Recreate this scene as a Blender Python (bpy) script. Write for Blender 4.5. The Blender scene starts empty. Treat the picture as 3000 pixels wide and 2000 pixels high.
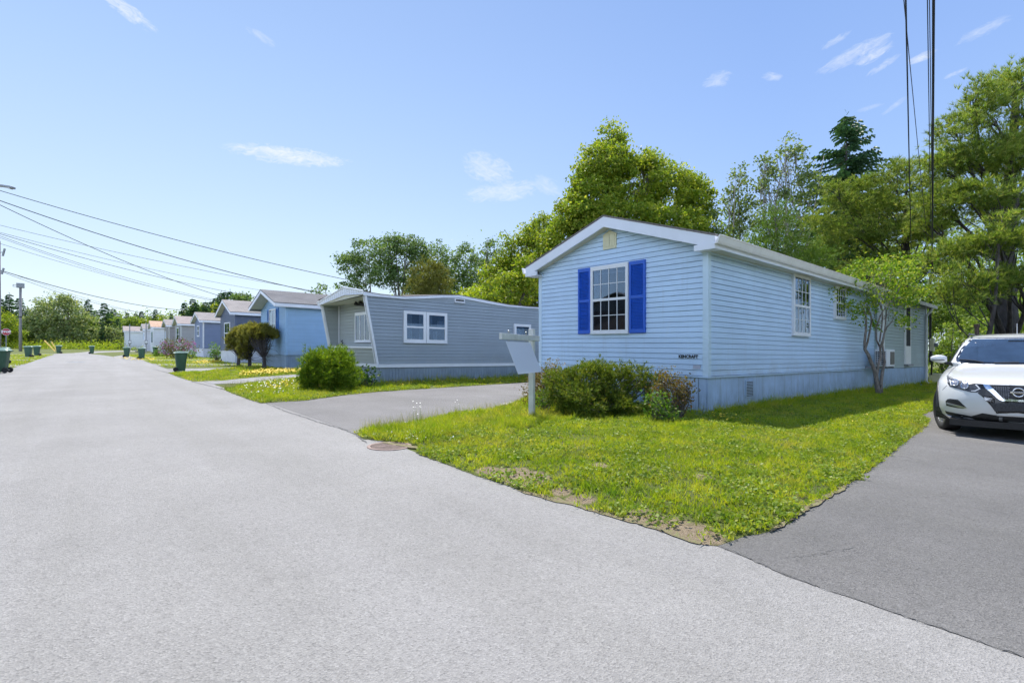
import bpy, bmesh, math, random
import numpy as np
from mathutils import Vector, Matrix
from mathutils.bvhtree import BVHTree
from mathutils.geometry import delaunay_2d_cdt
random.seed(7); RNG = np.random.default_rng(11)
sc = bpy.context.scene
COL = sc.collection
# ---------------------------------------------------------------- frame of reference
# +Y runs along the street, +X away from it; the ground is a gently tilted plane
FPX = 1457.0; EYE = 1.19; SL = 0.0145; YC = 1022.2
TH = math.atan(1235/1457.0)
FW = (math.sin(TH), math.cos(TH)); RT = (math.cos(TH), -math.sin(TH))
def G(x, y): return -SL*(x*RT[0]+y*RT[1])
def W(px, d):
    a = (px-1500)/FPX*d
    return (a*RT[0]+d*FW[0], a*RT[1]+d*FW[1])
def P(px, py):
    d = FPX*EYE/(py-(YC+SL*(px-1500)))
    return W(px, d)
def HZ(px, py, d):
    x, y = W(px, d); return EYE-(py-YC)*d/FPX-G(x, y)
# ---------------------------------------------------------------- objects
def tag(o, label=None, cat=None, group=None, kind=None):
    if label: o['label'] = label
    if cat: o['category'] = cat
    if group: o['group'] = group
    if kind: o['kind'] = kind
    return o
def thing(name, loc, label, cat, group=None, rz=0):
    o = bpy.data.objects.new(name, None); COL.objects.link(o)
    o.empty_display_size = .2
    o.location = (loc[0], loc[1], G(loc[0], loc[1])+(loc[2] if len(loc) > 2 else 0)); o.rotation_euler = (0, 0, rz)
    return tag(o, label, cat, group)
def copy_tree(o, parent=None):
    c = o.copy(); COL.objects.link(c)
    if parent is not None: c.parent = parent
    for ch in list(o.children): copy_tree(ch, c)
    return c
def mesh_np(name, co, faces_flat, counts, mat, parent=None, loc=(0, 0, 0), smooth=False, mats=None, midx=None):
    me = bpy.data.meshes.new(name)
    co = np.asarray(co, dtype=np.float32).reshape(-1, 3); n = len(co)
    me.vertices.add(n); me.vertices.foreach_set('co', co.ravel())
    ff = np.asarray(faces_flat, dtype=np.int32).ravel(); cn = np.asarray(counts, dtype=np.int32)
    me.loops.add(len(ff)); me.loops.foreach_set('vertex_index', ff)
    me.polygons.add(len(cn))
    st = np.zeros(len(cn), dtype=np.int32); st[1:] = np.cumsum(cn)[:-1]
    me.polygons.foreach_set('loop_start', st); me.polygons.foreach_set('loop_total', cn)
    if smooth: me.polygons.foreach_set('use_smooth', np.ones(len(cn), dtype=bool))
    me.update(calc_edges=True); me.validate()
    me.materials.append(mat)
    o = bpy.data.objects.new(name, me); COL.objects.link(o)
    o.location = loc
    if parent is not None: o.parent = parent
    return o
class MB:
    def __init__(s): s.v = []; s.f = []
    def add(s, vs, fs):
        n = len(s.v); s.v += [tuple(p) for p in vs]; s.f += [tuple(i+n for i in f) for f in fs]; return s
    def box(s, x0, x1, y0, y1, z0, z1):
        return s.add([(x, y, z) for z in (z0, z1) for y in (y0, y1) for x in (x0, x1)],
            [(0, 2, 3, 1), (4, 5, 7, 6), (0, 1, 5, 4), (2, 6, 7, 3), (0, 4, 6, 2), (1, 3, 7, 5)])
    def quad(s, a, b, c, d): return s.add([a, b, c, d], [(0, 1, 2, 3)])
    def poly(s, pts): return s.add(pts, [tuple(range(len(pts)))])
    def slab(s, pts, dv):
        n = len(pts); q = [(p[0]+dv[0], p[1]+dv[1], p[2]+dv[2]) for p in pts]
        return s.add(list(pts)+q, [tuple(range(n))[::-1], tuple(range(n, 2*n))]+[(i, (i+1) % n, (i+1) % n+n, i+n) for i in range(n)])
    def obox(s, a, b, w, h, up=(0, 0, 1)):
        a = Vector(a); b = Vector(b); d = (b-a).normalized(); sd = d.cross(Vector(up))
        if sd.length < 1e-4: sd = Vector((1, 0, 0))
        sd.normalize(); u = sd.cross(d)
        vs = [p+sd*i*w/2+u*j*h/2 for p in (a, b) for i, j in ((-1, -1), (1, -1), (1, 1), (-1, 1))]
        return s.add(vs, [(0, 1, 2, 3), (7, 6, 5, 4)]+[(i, i+4, (i+1) % 4+4, (i+1) % 4) for i in range(4)])
    def tube(s, pts, r, n=8, cap=True):
        pts = [Vector(p) for p in pts]; m = len(pts); rs = r if isinstance(r, (list, tuple)) else [r]*m
        base = len(s.v); prev = None
        for i, p in enumerate(pts):
            d = (pts[min(i+1, m-1)]-pts[max(i-1, 0)]).normalized()
            if prev is None:
                prev = d.orthogonal().normalized()
            else:
                prev = (prev-d*prev.dot(d))
                prev = prev.normalized() if prev.length > 1e-5 else d.orthogonal().normalized()
            q = d.cross(prev)
            for k in range(n):
                t = 2*math.pi*k/n; v = p+(prev*math.cos(t)+q*math.sin(t))*rs[i]; s.v.append(tuple(v))
        for i in range(m-1):
            for k in range(n):
                a = base+i*n+k; b = base+i*n+(k+1) % n; s.f.append((a, b, b+n, a+n))
        if cap:
            s.f.append(tuple(base+k for k in range(n))[::-1]); s.f.append(tuple(base+(m-1)*n+k for k in range(n)))
        return s
    def lathe(s, prof, c=(0, 0, 0), ax='z', n=24, close=False):
        base = len(s.v); m = len(prof)
        for r, h in prof:
            for k in range(n):
                t = 2*math.pi*k/n; a, b = r*math.cos(t), r*math.sin(t)
                p = {'z': (a, b, h), 'y': (a, h, b), 'x': (h, a, b)}[ax]
                s.v.append((p[0]+c[0], p[1]+c[1], p[2]+c[2]))
        for i in range(m-1 if not close else m):
            for k in range(n):
                a = base+i*n+k; b = base+i*n+(k+1) % n; j = base+((i+1) % m)*n
                s.f.append((a, b, j+(k+1) % n, j+k))
        return s
    def build(s, name, mat, parent=None, o=None, site=True, smooth=False, bevel=0):
        # site: vertices are street coordinates with z above the local ground, o the origin of the thing
        if site:
            if o is None:
                o = parent
                while isinstance(o, bpy.types.Object) and o.parent is not None: o = o.parent
                o = tuple(o.location)
            vs = [(x-o[0], y-o[1], z+G(x, y)-o[2]) for x, y, z in s.v]
        else: vs = s.v
        me = bpy.data.meshes.new(name); me.from_pydata(vs, [], s.f); me.update()
        bm = bmesh.new(); bm.from_mesh(me); bmesh.ops.recalc_face_normals(bm, faces=bm.faces); bm.to_mesh(me); bm.free()
        me.materials.append(mat)
        if smooth: me.polygons.foreach_set('use_smooth', [True]*len(me.polygons))
        ob = bpy.data.objects.new(name, me); COL.objects.link(ob)
        if parent is not None: ob.parent = parent
        elif site: ob.location = o
        if bevel:
            b = ob.modifiers.new('b', 'BEVEL'); b.width = bevel; b.segments = 2; b.limit_method = 'ANGLE'
        return ob
# ---------------------------------------------------------------- materials
def mat(name): 
    m = bpy.data.materials.new(name); m.use_nodes = True; nt = m.node_tree
    for n in list(nt.nodes): nt.nodes.remove(n)
    out = nt.nodes.new('ShaderNodeOutputMaterial'); return m, nt, out
def N(nt, t, **k):
    n = nt.nodes.new('ShaderNode'+t)
    for a, b in k.items():
        if a in ('i',):
            for q, v in b.items(): n.inputs[q].default_value = v
        else: setattr(n, a, b)
    return n
def ramp(nt, fac, stops, interp='LINEAR'):
    r = N(nt, 'ValToRGB'); r.color_ramp.interpolation = interp
    e = r.color_ramp.elements
    while len(e) < len(stops): e.new(.5)
    for x, (p, c) in zip(e, stops): x.position = p; x.color = (*c, 1) if len(c) == 3 else c
    nt.links.new(fac, r.inputs[0]); return r.outputs[0]
def noise(nt, scale, detail=4, rough=.6, vec=None, dist=0):
    n = N(nt, 'TexNoise', i={'Scale': scale, 'Detail': detail, 'Roughness': rough, 'Distortion': dist})
    if vec is None: vec = obco(nt)
    nt.links.new(vec, n.inputs['Vector']); return n.outputs['Fac']
def obco(nt):
    if 'oc' in nt.nodes: return nt.nodes['oc'].outputs['Object']
    n = N(nt, 'TexCoord'); n.name = 'oc'; return n.outputs['Object']
def geopos(nt):
    if 'gp' in nt.nodes: return nt.nodes['gp'].outputs['Position']
    n = N(nt, 'NewGeometry'); n.name = 'gp'; return n.outputs['Position']
def mixc(nt, fac, a, b, mode='MIX'):
    m = N(nt, 'Mix', data_type='RGBA', blend_type=mode)
    for s, v in ((0, fac), (6, a), (7, b)):
        if hasattr(v, 'links'): nt.links.new(v, m.inputs[s])
        elif s == 0: m.inputs[0].default_value = v
        else: m.inputs[s].default_value = (*v, 1) if len(v) == 3 else v
    return m.outputs[2]
def mth(nt, op, a, b=0.0, c=0.0, clamp=False):
    m = N(nt, 'Math', operation=op, use_clamp=clamp)
    for s, v in enumerate((a, b, c)):
        if hasattr(v, 'links'): nt.links.new(v, m.inputs[s])
        else: m.inputs[s].default_value = v
    return m.outputs[0]
def scl(c, k): return tuple(x*k for x in c)
def principled(nt, out, col, rough=.5, bump=None, bstr=.3, bdist=.01, **inp):
    p = N(nt, 'BsdfPrincipled')
    if hasattr(col, 'links'): nt.links.new(col, p.inputs['Base Color'])
    else: p.inputs['Base Color'].default_value = (*col, 1)
    if hasattr(rough, 'links'): nt.links.new(rough, p.inputs['Roughness'])
    else: p.inputs['Roughness'].default_value = rough
    for k, v in inp.items(): p.inputs[k.replace('_', ' ')].default_value = v
    if bump is not None:
        b = N(nt, 'Bump', i={'Strength': bstr, 'Distance': bdist}); nt.links.new(bump, b.inputs['Height'])
        nt.links.new(b.outputs[0], p.inputs['Normal'])
    nt.links.new(p.outputs[0], out.inputs[0]); return p
_mc = {}
def paint(name, c, rough=.45, var=.08, sc=3.0, metal=0., bump=0., streak=0.):
    key = (name, c, rough, metal)
    if key in _mc: return _mc[key]
    m, nt, out = mat(name)
    f = noise(nt, sc, 5, .6)
    col = ramp(nt, f, [(.3, scl(c, 1-var)), (.7, scl(c, 1+var))])
    if streak:
        mp = N(nt, 'Mapping'); mp.inputs['Scale'].default_value = (6, 6, .5); nt.links.new(obco(nt), mp.inputs[0])
        s = noise(nt, 2.2, 6, .7, mp.outputs[0])
        s = mth(nt, 'MULTIPLY', ramp(nt, s, [(.5, (0, 0, 0)), (.75, (1, 1, 1))]), streak)
        col = mixc(nt, s, col, (.16, .15, .12))
        sz = N(nt, 'SeparateXYZ'); nt.links.new(obco(nt), sz.inputs[0])
        lo = mth(nt, 'MULTIPLY', ramp(nt, sz.outputs[2], [(.05, (1, 1, 1)), (.45, (0, 0, 0))]), ramp(nt, noise(nt, 9, 6, .75, mp.outputs[0]), [(.42, (0, 0, 0)), (.6, (1, 1, 1))]))
        if streak > .35: col = mixc(nt, mth(nt, 'MULTIPLY', lo, .75), col, (.10, .12, .10))
    principled(nt, out, col, rough, noise(nt, sc*30, 3) if bump else None, bump, .003, Metallic=metal)
    _mc[key] = m; return m
def siding_mat(name, c):
    if name in _mc: return _mc[name]
    m, nt, out = mat(name)
    mp = N(nt, 'Mapping'); mp.inputs['Scale'].default_value = (.35, .35, 9.84); nt.links.new(obco(nt), mp.inputs[0])
    wn = N(nt, 'TexNoise', i={'Scale': 1.0, 'Detail': 2.0}); nt.links.new(mp.outputs[0], wn.inputs['Vector'])
    a = noise(nt, .9, 4, .6)
    col = ramp(nt, a, [(.3, scl(c, .90)), (.7, scl(c, 1.08))])
    col = mixc(nt, .3, col, ramp(nt, wn.outputs['Fac'], [(.35, scl(c, .85)), (.65, scl(c, 1.12))]))
    # grime streaks running down
    mp2 = N(nt, 'Mapping'); mp2.inputs['Scale'].default_value = (5, 5, .35); nt.links.new(obco(nt), mp2.inputs[0])
    s = noise(nt, 1.6, 6, .7, mp2.outputs[0])
    col = mixc(nt, mth(nt, 'MULTIPLY', ramp(nt, s, [(.55, (0, 0, 0)), (.8, (1, 1, 1))]), .22), col, scl((.30, .32, .30), .8))
    sz = N(nt, 'SeparateXYZ'); nt.links.new(obco(nt), sz.inputs[0])
    lo = mth(nt, 'MULTIPLY', ramp(nt, sz.outputs[2], [(.78, (1, 1, 1)), (1.0, (0, 0, 0))]), ramp(nt, noise(nt, 2.5, 6, .7), [(.42, (0, 0, 0)), (.7, (.4, .4, .4))]))
    col = mixc(nt, lo, col, scl((.42, .45, .46), .8))
    sm = noise(nt, 1.3, 7, .75, None, 2.5); col = mixc(nt, ramp(nt, sm, [(.60, (0, 0, 0)), (.72, (.30, .30, .30))]), col, (.66, .70, .76))
    gr = N(nt, 'Mapping'); gr.inputs['Scale'].default_value = (2, 2, 60); nt.links.new(obco(nt), gr.inputs[0])
    principled(nt, out, col, .55, noise(nt, 3, 3, .6, gr.outputs[0]), .25, .002)
    _mc[name] = m; return m
def shingle_mat(name, c, c2):
    if name in _mc: return _mc[name]
    m, nt, out = mat(name)
    mp = N(nt, 'Mapping'); mp.inputs['Scale'].default_value = (1, 1, 1); nt.links.new(obco(nt), mp.inputs[0])
    b = N(nt, 'TexBrick', offset=.5, i={'Color1': (*c, 1), 'Color2': (*c2, 1), 'Mortar': (*scl(c, .45), 1), 'Scale': 1.0,
        'Mortar Size': .012, 'Brick Width': .31, 'Row Height': .14, 'Bias': 0.0})
    nt.links.new(mp.outputs[0], b.inputs['Vector'])
    g = noise(nt, 60, 3, .7); w = noise(nt, 1.2, 4, .6)
    col = mixc(nt, .45, b.outputs['Color'], ramp(nt, g, [(.3, scl(c, .6)), (.7, scl(c2, 1.35))]))
    col = mixc(nt, .3, col, ramp(nt, w, [(.35, scl(c, .7)), (.65, scl(c2, 1.2))]))
    principled(nt, out, col, .9, g, .5, .006); _mc[name] = m; return m
def leaf_mat(name, c1, c2, c3=None, trans=.35, nsc=.7, rough=.5, boost=1.6, dk=.55):
    m, nt, out = mat(name)
    gi = N(nt, 'NewGeometry')
    c3 = c3 or c1; c1, c2, c3 = [tuple(min(.5, q*boost) for q in c) for c in (c1, c2, c3)]; trans = min(.6, trans+.14)
    col = ramp(nt, gi.outputs['Random Per Island'], [(0, c1), (.55, c2), (1, c3)])
    f = noise(nt, nsc, 3, .6)
    col = mixc(nt, ramp(nt, f, [(.35, (0, 0, 0)), (.65, (1, 1, 1))]), mixc(nt, dk, col, scl(c1, .6)), col)
    d = N(nt, 'BsdfPrincipled', i={'Roughness': rough}); nt.links.new(col, d.inputs['Base Color'])
    d.inputs['Specular IOR Level'].default_value = .3
    t = N(nt, 'BsdfTranslucent'); nt.links.new(mixc(nt, 1.0, col, (1.25, 1.2, .55), 'MULTIPLY'), t.inputs[0])
    x = N(nt, 'MixShader', i={0: trans}); nt.links.new(d.outputs[0], x.inputs[1]); nt.links.new(t.outputs[0], x.inputs[2])
    nt.links.new(x.outputs[0], out.inputs[0]); return m
def bark_mat(name, c, c2, sc=9):
    if name in _mc: return _mc[name]
    m, nt, out = mat(name)
    mp = N(nt, 'Mapping'); mp.inputs['Scale'].default_value = (1, 1, .35); nt.links.new(obco(nt), mp.inputs[0])
    v = N(nt, 'TexVoronoi', i={'Scale': sc*1.6}); nt.links.new(mp.outputs[0], v.inputs['Vector'])
    f = noise(nt, sc, 6, .7, mp.outputs[0])
    col = mixc(nt, .35, ramp(nt, f, [(.35, c), (.65, c2)]), ramp(nt, v.outputs['Distance'], [(0, c2), (.6, scl(c, .6))]))
    principled(nt, out, col, .9, f, .9, .03); _mc[name] = m; return m
def glass_mat(name, tint=(.75, .8, .82), refl=.3):
    m, nt, out = mat(name)
    t = N(nt, 'BsdfTransparent'); t.inputs[0].default_value = (*tint, 1)
    g = N(nt, 'BsdfGlossy', i={'Roughness': .012}); g.inputs[0].default_value = (.68, .82, 1, 1)
    fr = N(nt, 'Fresnel', i={'IOR': 1.5}); f = mth(nt, 'ADD', mth(nt, 'MULTIPLY', fr.outputs[0], 1.4), refl, clamp=True)
    nz = noise(nt, 2.5, 2, .5); b = N(nt, 'Bump', i={'Strength': .06, 'Distance': .01}); nt.links.new(nz, b.inputs['Height'])
    nt.links.new(b.outputs[0], g.inputs['Normal'])
    x = N(nt, 'MixShader'); nt.links.new(f, x.inputs[0]); nt.links.new(t.outputs[0], x.inputs[1]); nt.links.new(g.outputs[0], x.inputs[2])
    nt.links.new(x.outputs[0], out.inputs[0]); return m
def asphalt_mat(name, c, spk=.5, patch=.12, crack=0.0):
    m, nt, out = mat(name); pos = geopos(nt)
    v = N(nt, 'TexVoronoi', i={'Scale': 120.0}); nt.links.new(pos, v.inputs['Vector'])
    v2 = N(nt, 'TexVoronoi', i={'Scale': 42.0}); nt.links.new(pos, v2.inputs['Vector'])
    fine = noise(nt, 160, 3, .7, pos); big = noise(nt, .55, 5, .6, pos); med = noise(nt, 5, 5, .65, pos)
    v1r = N(nt, 'SeparateColor'); nt.links.new(v.outputs['Color'], v1r.inputs[0]); v2r = N(nt, 'SeparateColor'); nt.links.new(v2.outputs['Color'], v2r.inputs[0])
    sp = ramp(nt, v1r.outputs[0], [(.0, scl(c, 1-spk)), (.12, scl(c, 1-spk*.8)), (.2, scl(c, .95)), (.75, scl(c, 1.03)), (1, scl(c, 1+spk))])
    sp2 = ramp(nt, v2r.outputs[1], [(.0, scl(c, 1-spk*.9)), (.1, scl(c, .9)), (.5, c), (1, scl(c, 1+spk*.5))])
    col = mixc(nt, .3, sp, sp2)
    col = mixc(nt, .3, col, ramp(nt, fine, [(.3, scl(c, .6)), (.7, scl(c, 1.35))]))
    col = mixc(nt, 1.0, col, ramp(nt, big, [(.3, (1-patch,)*3), (.7, (1+patch,)*3)]), 'MULTIPLY')
    col = mixc(nt, 1.0, col, ramp(nt, med, [(.3, (.975,)*3), (.7, (1.025,)*3)]), 'MULTIPLY')
    mp = N(nt, 'Mapping'); mp.inputs['Scale'].default_value = (1.4, .12, 1); nt.links.new(pos, mp.inputs[0])
    tr = noise(nt, 1.0, 4, .6, mp.outputs[0])
    col = mixc(nt, 1.0, col, ramp(nt, tr, [(.35, (.94, .94, .93)), (.65, (1.05, 1.05, 1.06))]), 'MULTIPLY')
    if crack:
        dv = N(nt, 'TexVoronoi', feature='DISTANCE_TO_EDGE', i={'Scale': .22}); 
        wv = N(nt, 'VectorMath', operation='ADD'); nz = N(nt, 'TexNoise', i={'Scale': 1.5, 'Detail': 5.0})
        nt.links.new(pos, nz.inputs['Vector']); nt.links.new(pos, wv.inputs[0]); nt.links.new(nz.outputs['Color'], wv.inputs[1])
        nt.links.new(wv.outputs[0], dv.inputs['Vector'])
        k = ramp(nt, dv.outputs['Distance'], [(0, (1, 1, 1)), (.0035, (0, 0, 0))])
        k = mth(nt, 'MULTIPLY', mth(nt, 'MULTIPLY', k, crack), ramp(nt, big, [(.45, (0, 0, 0)), (.6, (1, 1, 1))]))
        col = mixc(nt, k, col, scl(c, .35))
    bh = mth(nt, 'ADD', v.outputs['Distance'], mth(nt, 'MULTIPLY', fine, .5))
    principled(nt, out, col, .85, bh, .6, .008); return m
def lawn_mat(name):
    m, nt, out = mat(name); pos = geopos(nt)
    a = noise(nt, .8, 5, .65, pos); b = noise(nt, 14, 5, .7, pos); c = noise(nt, 90, 3, .7, pos)
    col = ramp(nt, b, [(.25, (.05, .07, .012)), (.5, (.09, .12, .016)), (.75, (.15, .17, .03))])
    col = mixc(nt, .5, col, ramp(nt, c, [(.3, (.03, .045, .008)), (.7, (.17, .20, .03))]))
    dry = ramp(nt, a, [(.52, (0, 0, 0)), (.68, (1, 1, 1))])
    col = mixc(nt, mth(nt, 'MULTIPLY', dry, .55), col, (.22, .19, .065))
    principled(nt, out, col, .95, c, .8, .03); return m
def soil_mat():
    m, nt, out = mat('sandy_soil'); pos = geopos(nt)
    c = ramp(nt, noise(nt, 30, 6, .75, pos), [(.3, (.10, .08, .05)), (.45, (.22, .17, .11)), (.6, (.20, .21, .08)), (.8, (.38, .32, .24))])
    principled(nt, out, c, .95, noise(nt, 60, 4, .7, pos), .8, .02); return m
# ---------------------------------------------------------------- camera, sun, sky
cam = bpy.data.cameras.new('camera'); co_ = bpy.data.objects.new('camera', cam); COL.objects.link(co_)
co_.location = (0, 0, EYE); co_.rotation_euler = (math.pi/2, 0, -TH)
cam.sensor_width = 36; cam.lens = 36*FPX/3000; cam.shift_y = (YC-1000)/3000; cam.clip_end = 5000; cam.clip_start = .05; sc.render.filter_size = 1.15
sc.camera = co_
SUNV = Vector((.22, .45, 1)).normalized()
sl = bpy.data.lights.new('sun', 'SUN'); sl.energy = 3.0; sl.angle = math.radians(.5); sl.color = (1, .95, .87)
so = bpy.data.objects.new('sun', sl); COL.objects.link(so); so.rotation_euler = SUNV.to_track_quat('Z', 'Y').to_euler(); so.location = (10, 20, 60)
w = bpy.data.worlds.new('World'); sc.world = w; w.use_nodes = True; nt = w.node_tree
for n in list(nt.nodes): nt.nodes.remove(n)
wo = nt.nodes.new('ShaderNodeOutputWorld'); bg = N(nt, 'Background'); nt.links.new(bg.outputs[0], wo.inputs[0])
sky = N(nt, 'TexSky'); sky.sky_type = 'NISHITA'; sky.sun_disc = False
sky.sun_elevation = math.asin(SUNV.z); sky.sun_rotation = math.atan2(SUNV.x, SUNV.y)
sky.air_density = 1.0; sky.dust_density = .4; sky.ozone_density = 1.2; sky.altitude = 20
bg.inputs[1].default_value = .15
tc = N(nt, 'TexCoord').outputs['Generated']
def vdir(px, py): 
    u = (px-1500)/FPX; v = -(py-YC)/FPX
    return Vector((RT[0]*u+FW[0], RT[1]*u+FW[1], v)).normalized()
def vdot(a, b):
    n = N(nt, 'VectorMath', operation='DOT_PRODUCT'); nt.links.new(a, n.inputs[0]); n.inputs[1].default_value = b; return n.outputs['Value']
cmask = None
# wisps of cirrus: centre, half width, half height, tilt, density, noise scale
for (px, py, hw, hh, tilt, den, ns) in [(850, 457, 185, 30, -.02, 1.0, 9), (1430, 495, 95, 50, .32, .62, 13), (1475, 562, 135, 34, -.12, .62, 12),
    (350, 15, 110, 26, .42, .95, 8), (2500, 160, 110, 26, -.25, .55, 14), (2560, 160, 55, 20, -.3, .7, 16), (2100, 235, 48, 26, -.1, .5, 16), (2262, 225, 36, 14, .3, .5, 16), (2700, 168, 40, 14, -.15, .8, 14),
    (2450, 118, 50, 12, -.3, .45, 16), (2880, 90, 70, 20, -.2, .4, 16), (1600, 545, 60, 30, .4, .4, 14), (765, 108, 50, 14, .35, .35, 14), (2590, 190, 50, 12, -.4, .5, 16), (2620, 310, 44, 9, -.5, .35, 16), (2550, 315, 40, 9, -.1, .3, 16), (2800, 215, 30, 8, -.2, .5, 16)]:
    c = vdir(px, py); r = Vector((0, 0, 1)).cross(c)*-1; r.normalize(); u = r.cross(c); u = u if u.z > 0 else -u
    ct, st = math.cos(tilt), math.sin(tilt); r2 = r*ct-u*st; u2 = u*ct+r*st
    z = vdot(tc, c); a = mth(nt, 'DIVIDE', vdot(tc, r2), z); b = mth(nt, 'DIVIDE', vdot(tc, u2), z)
    k = c.length/ math.cos(math.atan(math.hypot(px-1500, py-YC)/FPX))
    sa, sb = hw/FPX/k, hh/FPX/k
    a = mth(nt, 'MULTIPLY', a, 1/sa); b = mth(nt, 'MULTIPLY', b, 1/sb)
    e = mth(nt, 'SUBTRACT', 1, mth(nt, 'ADD', mth(nt, 'MULTIPLY', a, a), mth(nt, 'MULTIPLY', b, b)), clamp=True)
    cv = N(nt, 'CombineXYZ'); nt.links.new(mth(nt, 'MULTIPLY', a, hw/90), cv.inputs[0]); nt.links.new(mth(nt, 'MULTIPLY', b, hh/38), cv.inputs[1]); cv.inputs[2].default_value = px*.013
    nz = N(nt, 'TexNoise', i={'Scale': 2.6, 'Detail': 9.0, 'Roughness': .66, 'Distortion': .9}); nt.links.new(cv.outputs[0], nz.inputs['Vector'])
    q = mth(nt, 'SUBTRACT', mth(nt, 'ADD', nz.outputs['Fac'], mth(nt, 'MULTIPLY', e, .34)), .57)
    q = mth(nt, 'MULTIPLY', mth(nt, 'MULTIPLY', q, 2.3, clamp=True), mth(nt, 'GREATER_THAN', z, .2))
    q = mth(nt, 'MULTIPLY', mth(nt, 'MULTIPLY', q, mth(nt, 'MULTIPLY', e, 3.0, clamp=True)), den, clamp=True)
    cmask = q if cmask is None else mth(nt, 'MAXIMUM', cmask, q)
SKYN = dict(nt=nt, sky=sky)
sx = N(nt, 'SeparateXYZ'); nt.links.new(tc, sx.inputs[0]); zz_ = mth(nt, 'MAXIMUM', sx.outputs[2], 0)
K_ = 1/(2**1.18*.15)
def g_(cs): return ramp(nt, mth(nt, 'POWER', zz_, .6), [(p, scl(c, K_/8)) for p, c in cs])
gl = g_([(0, (.84, .92, .98)), (.22, (.74, .86, .98)), (.40, (.60, .76, .97)), (.6, (.44, .62, .93)), (1, (.14, .28, .66))])
gr_ = g_([(0, (.66, .82, .97)), (.22, (.50, .69, .95)), (.40, (.38, .57, .92)), (.6, (.29, .46, .87)), (1, (.12, .26, .64))])
lv = vdir(-200, 900); az = mth(nt, 'MULTIPLY_ADD', vdot(tc, (lv.x, lv.y, 0)), 1.25, -.25, clamp=True)
grd = mixc(nt, az, gr_, gl); grd = mixc(nt, 1.0, grd, (8, 8, 8), 'MULTIPLY')
skyc = mixc(nt, .88, sky.outputs[0], grd)
# fill for the shaded walls: bright bank added to the unseen sky behind camera
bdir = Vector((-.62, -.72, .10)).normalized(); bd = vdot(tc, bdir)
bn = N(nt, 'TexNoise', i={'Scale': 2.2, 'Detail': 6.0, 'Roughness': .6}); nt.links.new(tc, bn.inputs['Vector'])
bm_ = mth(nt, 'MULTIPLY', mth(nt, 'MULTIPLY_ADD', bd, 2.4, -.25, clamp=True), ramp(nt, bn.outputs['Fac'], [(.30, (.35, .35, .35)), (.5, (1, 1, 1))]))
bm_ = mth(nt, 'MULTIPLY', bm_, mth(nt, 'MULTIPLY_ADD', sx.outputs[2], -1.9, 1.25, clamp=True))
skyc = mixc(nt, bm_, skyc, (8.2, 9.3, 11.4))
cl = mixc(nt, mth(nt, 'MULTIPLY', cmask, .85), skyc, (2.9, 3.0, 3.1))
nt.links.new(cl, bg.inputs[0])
vs = sc.view_settings; vs.view_transform = 'Standard'; vs.look = 'None'; vs.exposure = 1.18; vs.gamma = 1
sc.cycles.use_adaptive_sampling = True; sc.cycles.adaptive_threshold = .02
sc.cycles.max_bounces = 8; sc.cycles.transparent_max_bounces = 12; sc.cycles.sample_clamp_indirect = 6
# ---------------------------------------------------------------- shared materials
M = dict(
 white=paint('white_vinyl', (.72, .75, .80), .4, .06, 2), whitew=paint('white_painted_wood', (.60, .62, .62), .6, .12, 6, bump=.2, streak=.25),
 fascia=paint('white_fascia', (.74, .78, .87), .4, .05, 1.5), cream=paint('cream_plastic', (.62, .60, .42), .45, .08, 6), soffit=paint('soffit_vinyl', (.55, .55, .46), .6, .06, 3),
 gutter=paint('white_gutter', (.76, .76, .77), .35, .06, 2, streak=.15), black=paint('black_plastic', (.012, .012, .014), .45, .2), dark=paint('dark_interior', (.02, .022, .026), .8, .3),
 lightg=paint('curtain_cloth', (.55, .56, .56), .9, .12, 8), shut=paint('royal_blue_shutter', (.020, .11, .56), .4, .12, 4), shut2=paint('mid_blue_shutter', (.05, .19, .50), .45, .1, 4),
 steel=paint('galvanised_steel', (.34, .36, .38), .4, .15, 8, metal=.7), metal=paint('grey_metal', (.22, .24, .27), .5, .1, 5), rubber=paint('rubber', (.018, .018, .02), .75, .25, 12),
 wire=paint('cable_sheath', (.02, .022, .03), .6, .2), red=paint('red_sign', (.38, .02, .03), .4, .08), yel=paint('yellow_guard', (.75, .5, .12), .5, .1), wood=bark_mat('weathered_pole_wood', (.30, .29, .30), (.20, .19, .20), 7),
 glass=glass_mat('window_glass', (.55, .60, .64), .09), soil=soil_mat(), rust=paint('rusty_iron', (.12, .085, .07), .85, .35, 30, bump=.5), rust2=paint('rusty_rim', (.30, .22, .19), .85, .3, 30),
)
# ---------------------------------------------------------------- ground
def sheet(name, pts, z, mt, sub=None):
    b = MB(); b.poly([(x, y, z) for x, y in pts]); o = b.build(name, mt, None, (0, 0, 0)); tag(o, kind='structure'); return o
def ragged(pts, step=.12, amp=.03, closed=True, seed=3):
    r = random.Random(seed); out = []
    for i in range(len(pts)):
        a = pts[i]; b = pts[(i+1) % len(pts)]; L = math.hypot(b[0]-a[0], b[1]-a[1]); n = max(1, int(L/step))
        n = min(n, 160)
        for k in range(n):
            t = k/n; j = 0 if k == 0 else 1
            out.append((a[0]+(b[0]-a[0])*t+r.uniform(-amp, amp)*j, a[1]+(b[1]-a[1])*t+r.uniform(-amp, amp)*j))
    return out
b = MB(); R_ = 2500
b.poly([(-R_, -R_, 0), (R_, -R_, 0), (R_, R_, 0), (-R_, R_, 0)]); LAWN = lawn_mat('lawn_turf')
tag(b.build('ground', LAWN, None, (0, 0, 0)), kind='structure')
ROADM = asphalt_mat('worn_grey_asphalt', (.258, .251, .242), .45, .09, 0.0)
DRVA = asphalt_mat('driveway_asphalt', (.172, .166, .163), .4, .14, 0.0)
DRVD = asphalt_mat('dark_driveway_asphalt', (.135, .131, .127), .62, .20, .5)
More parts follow.
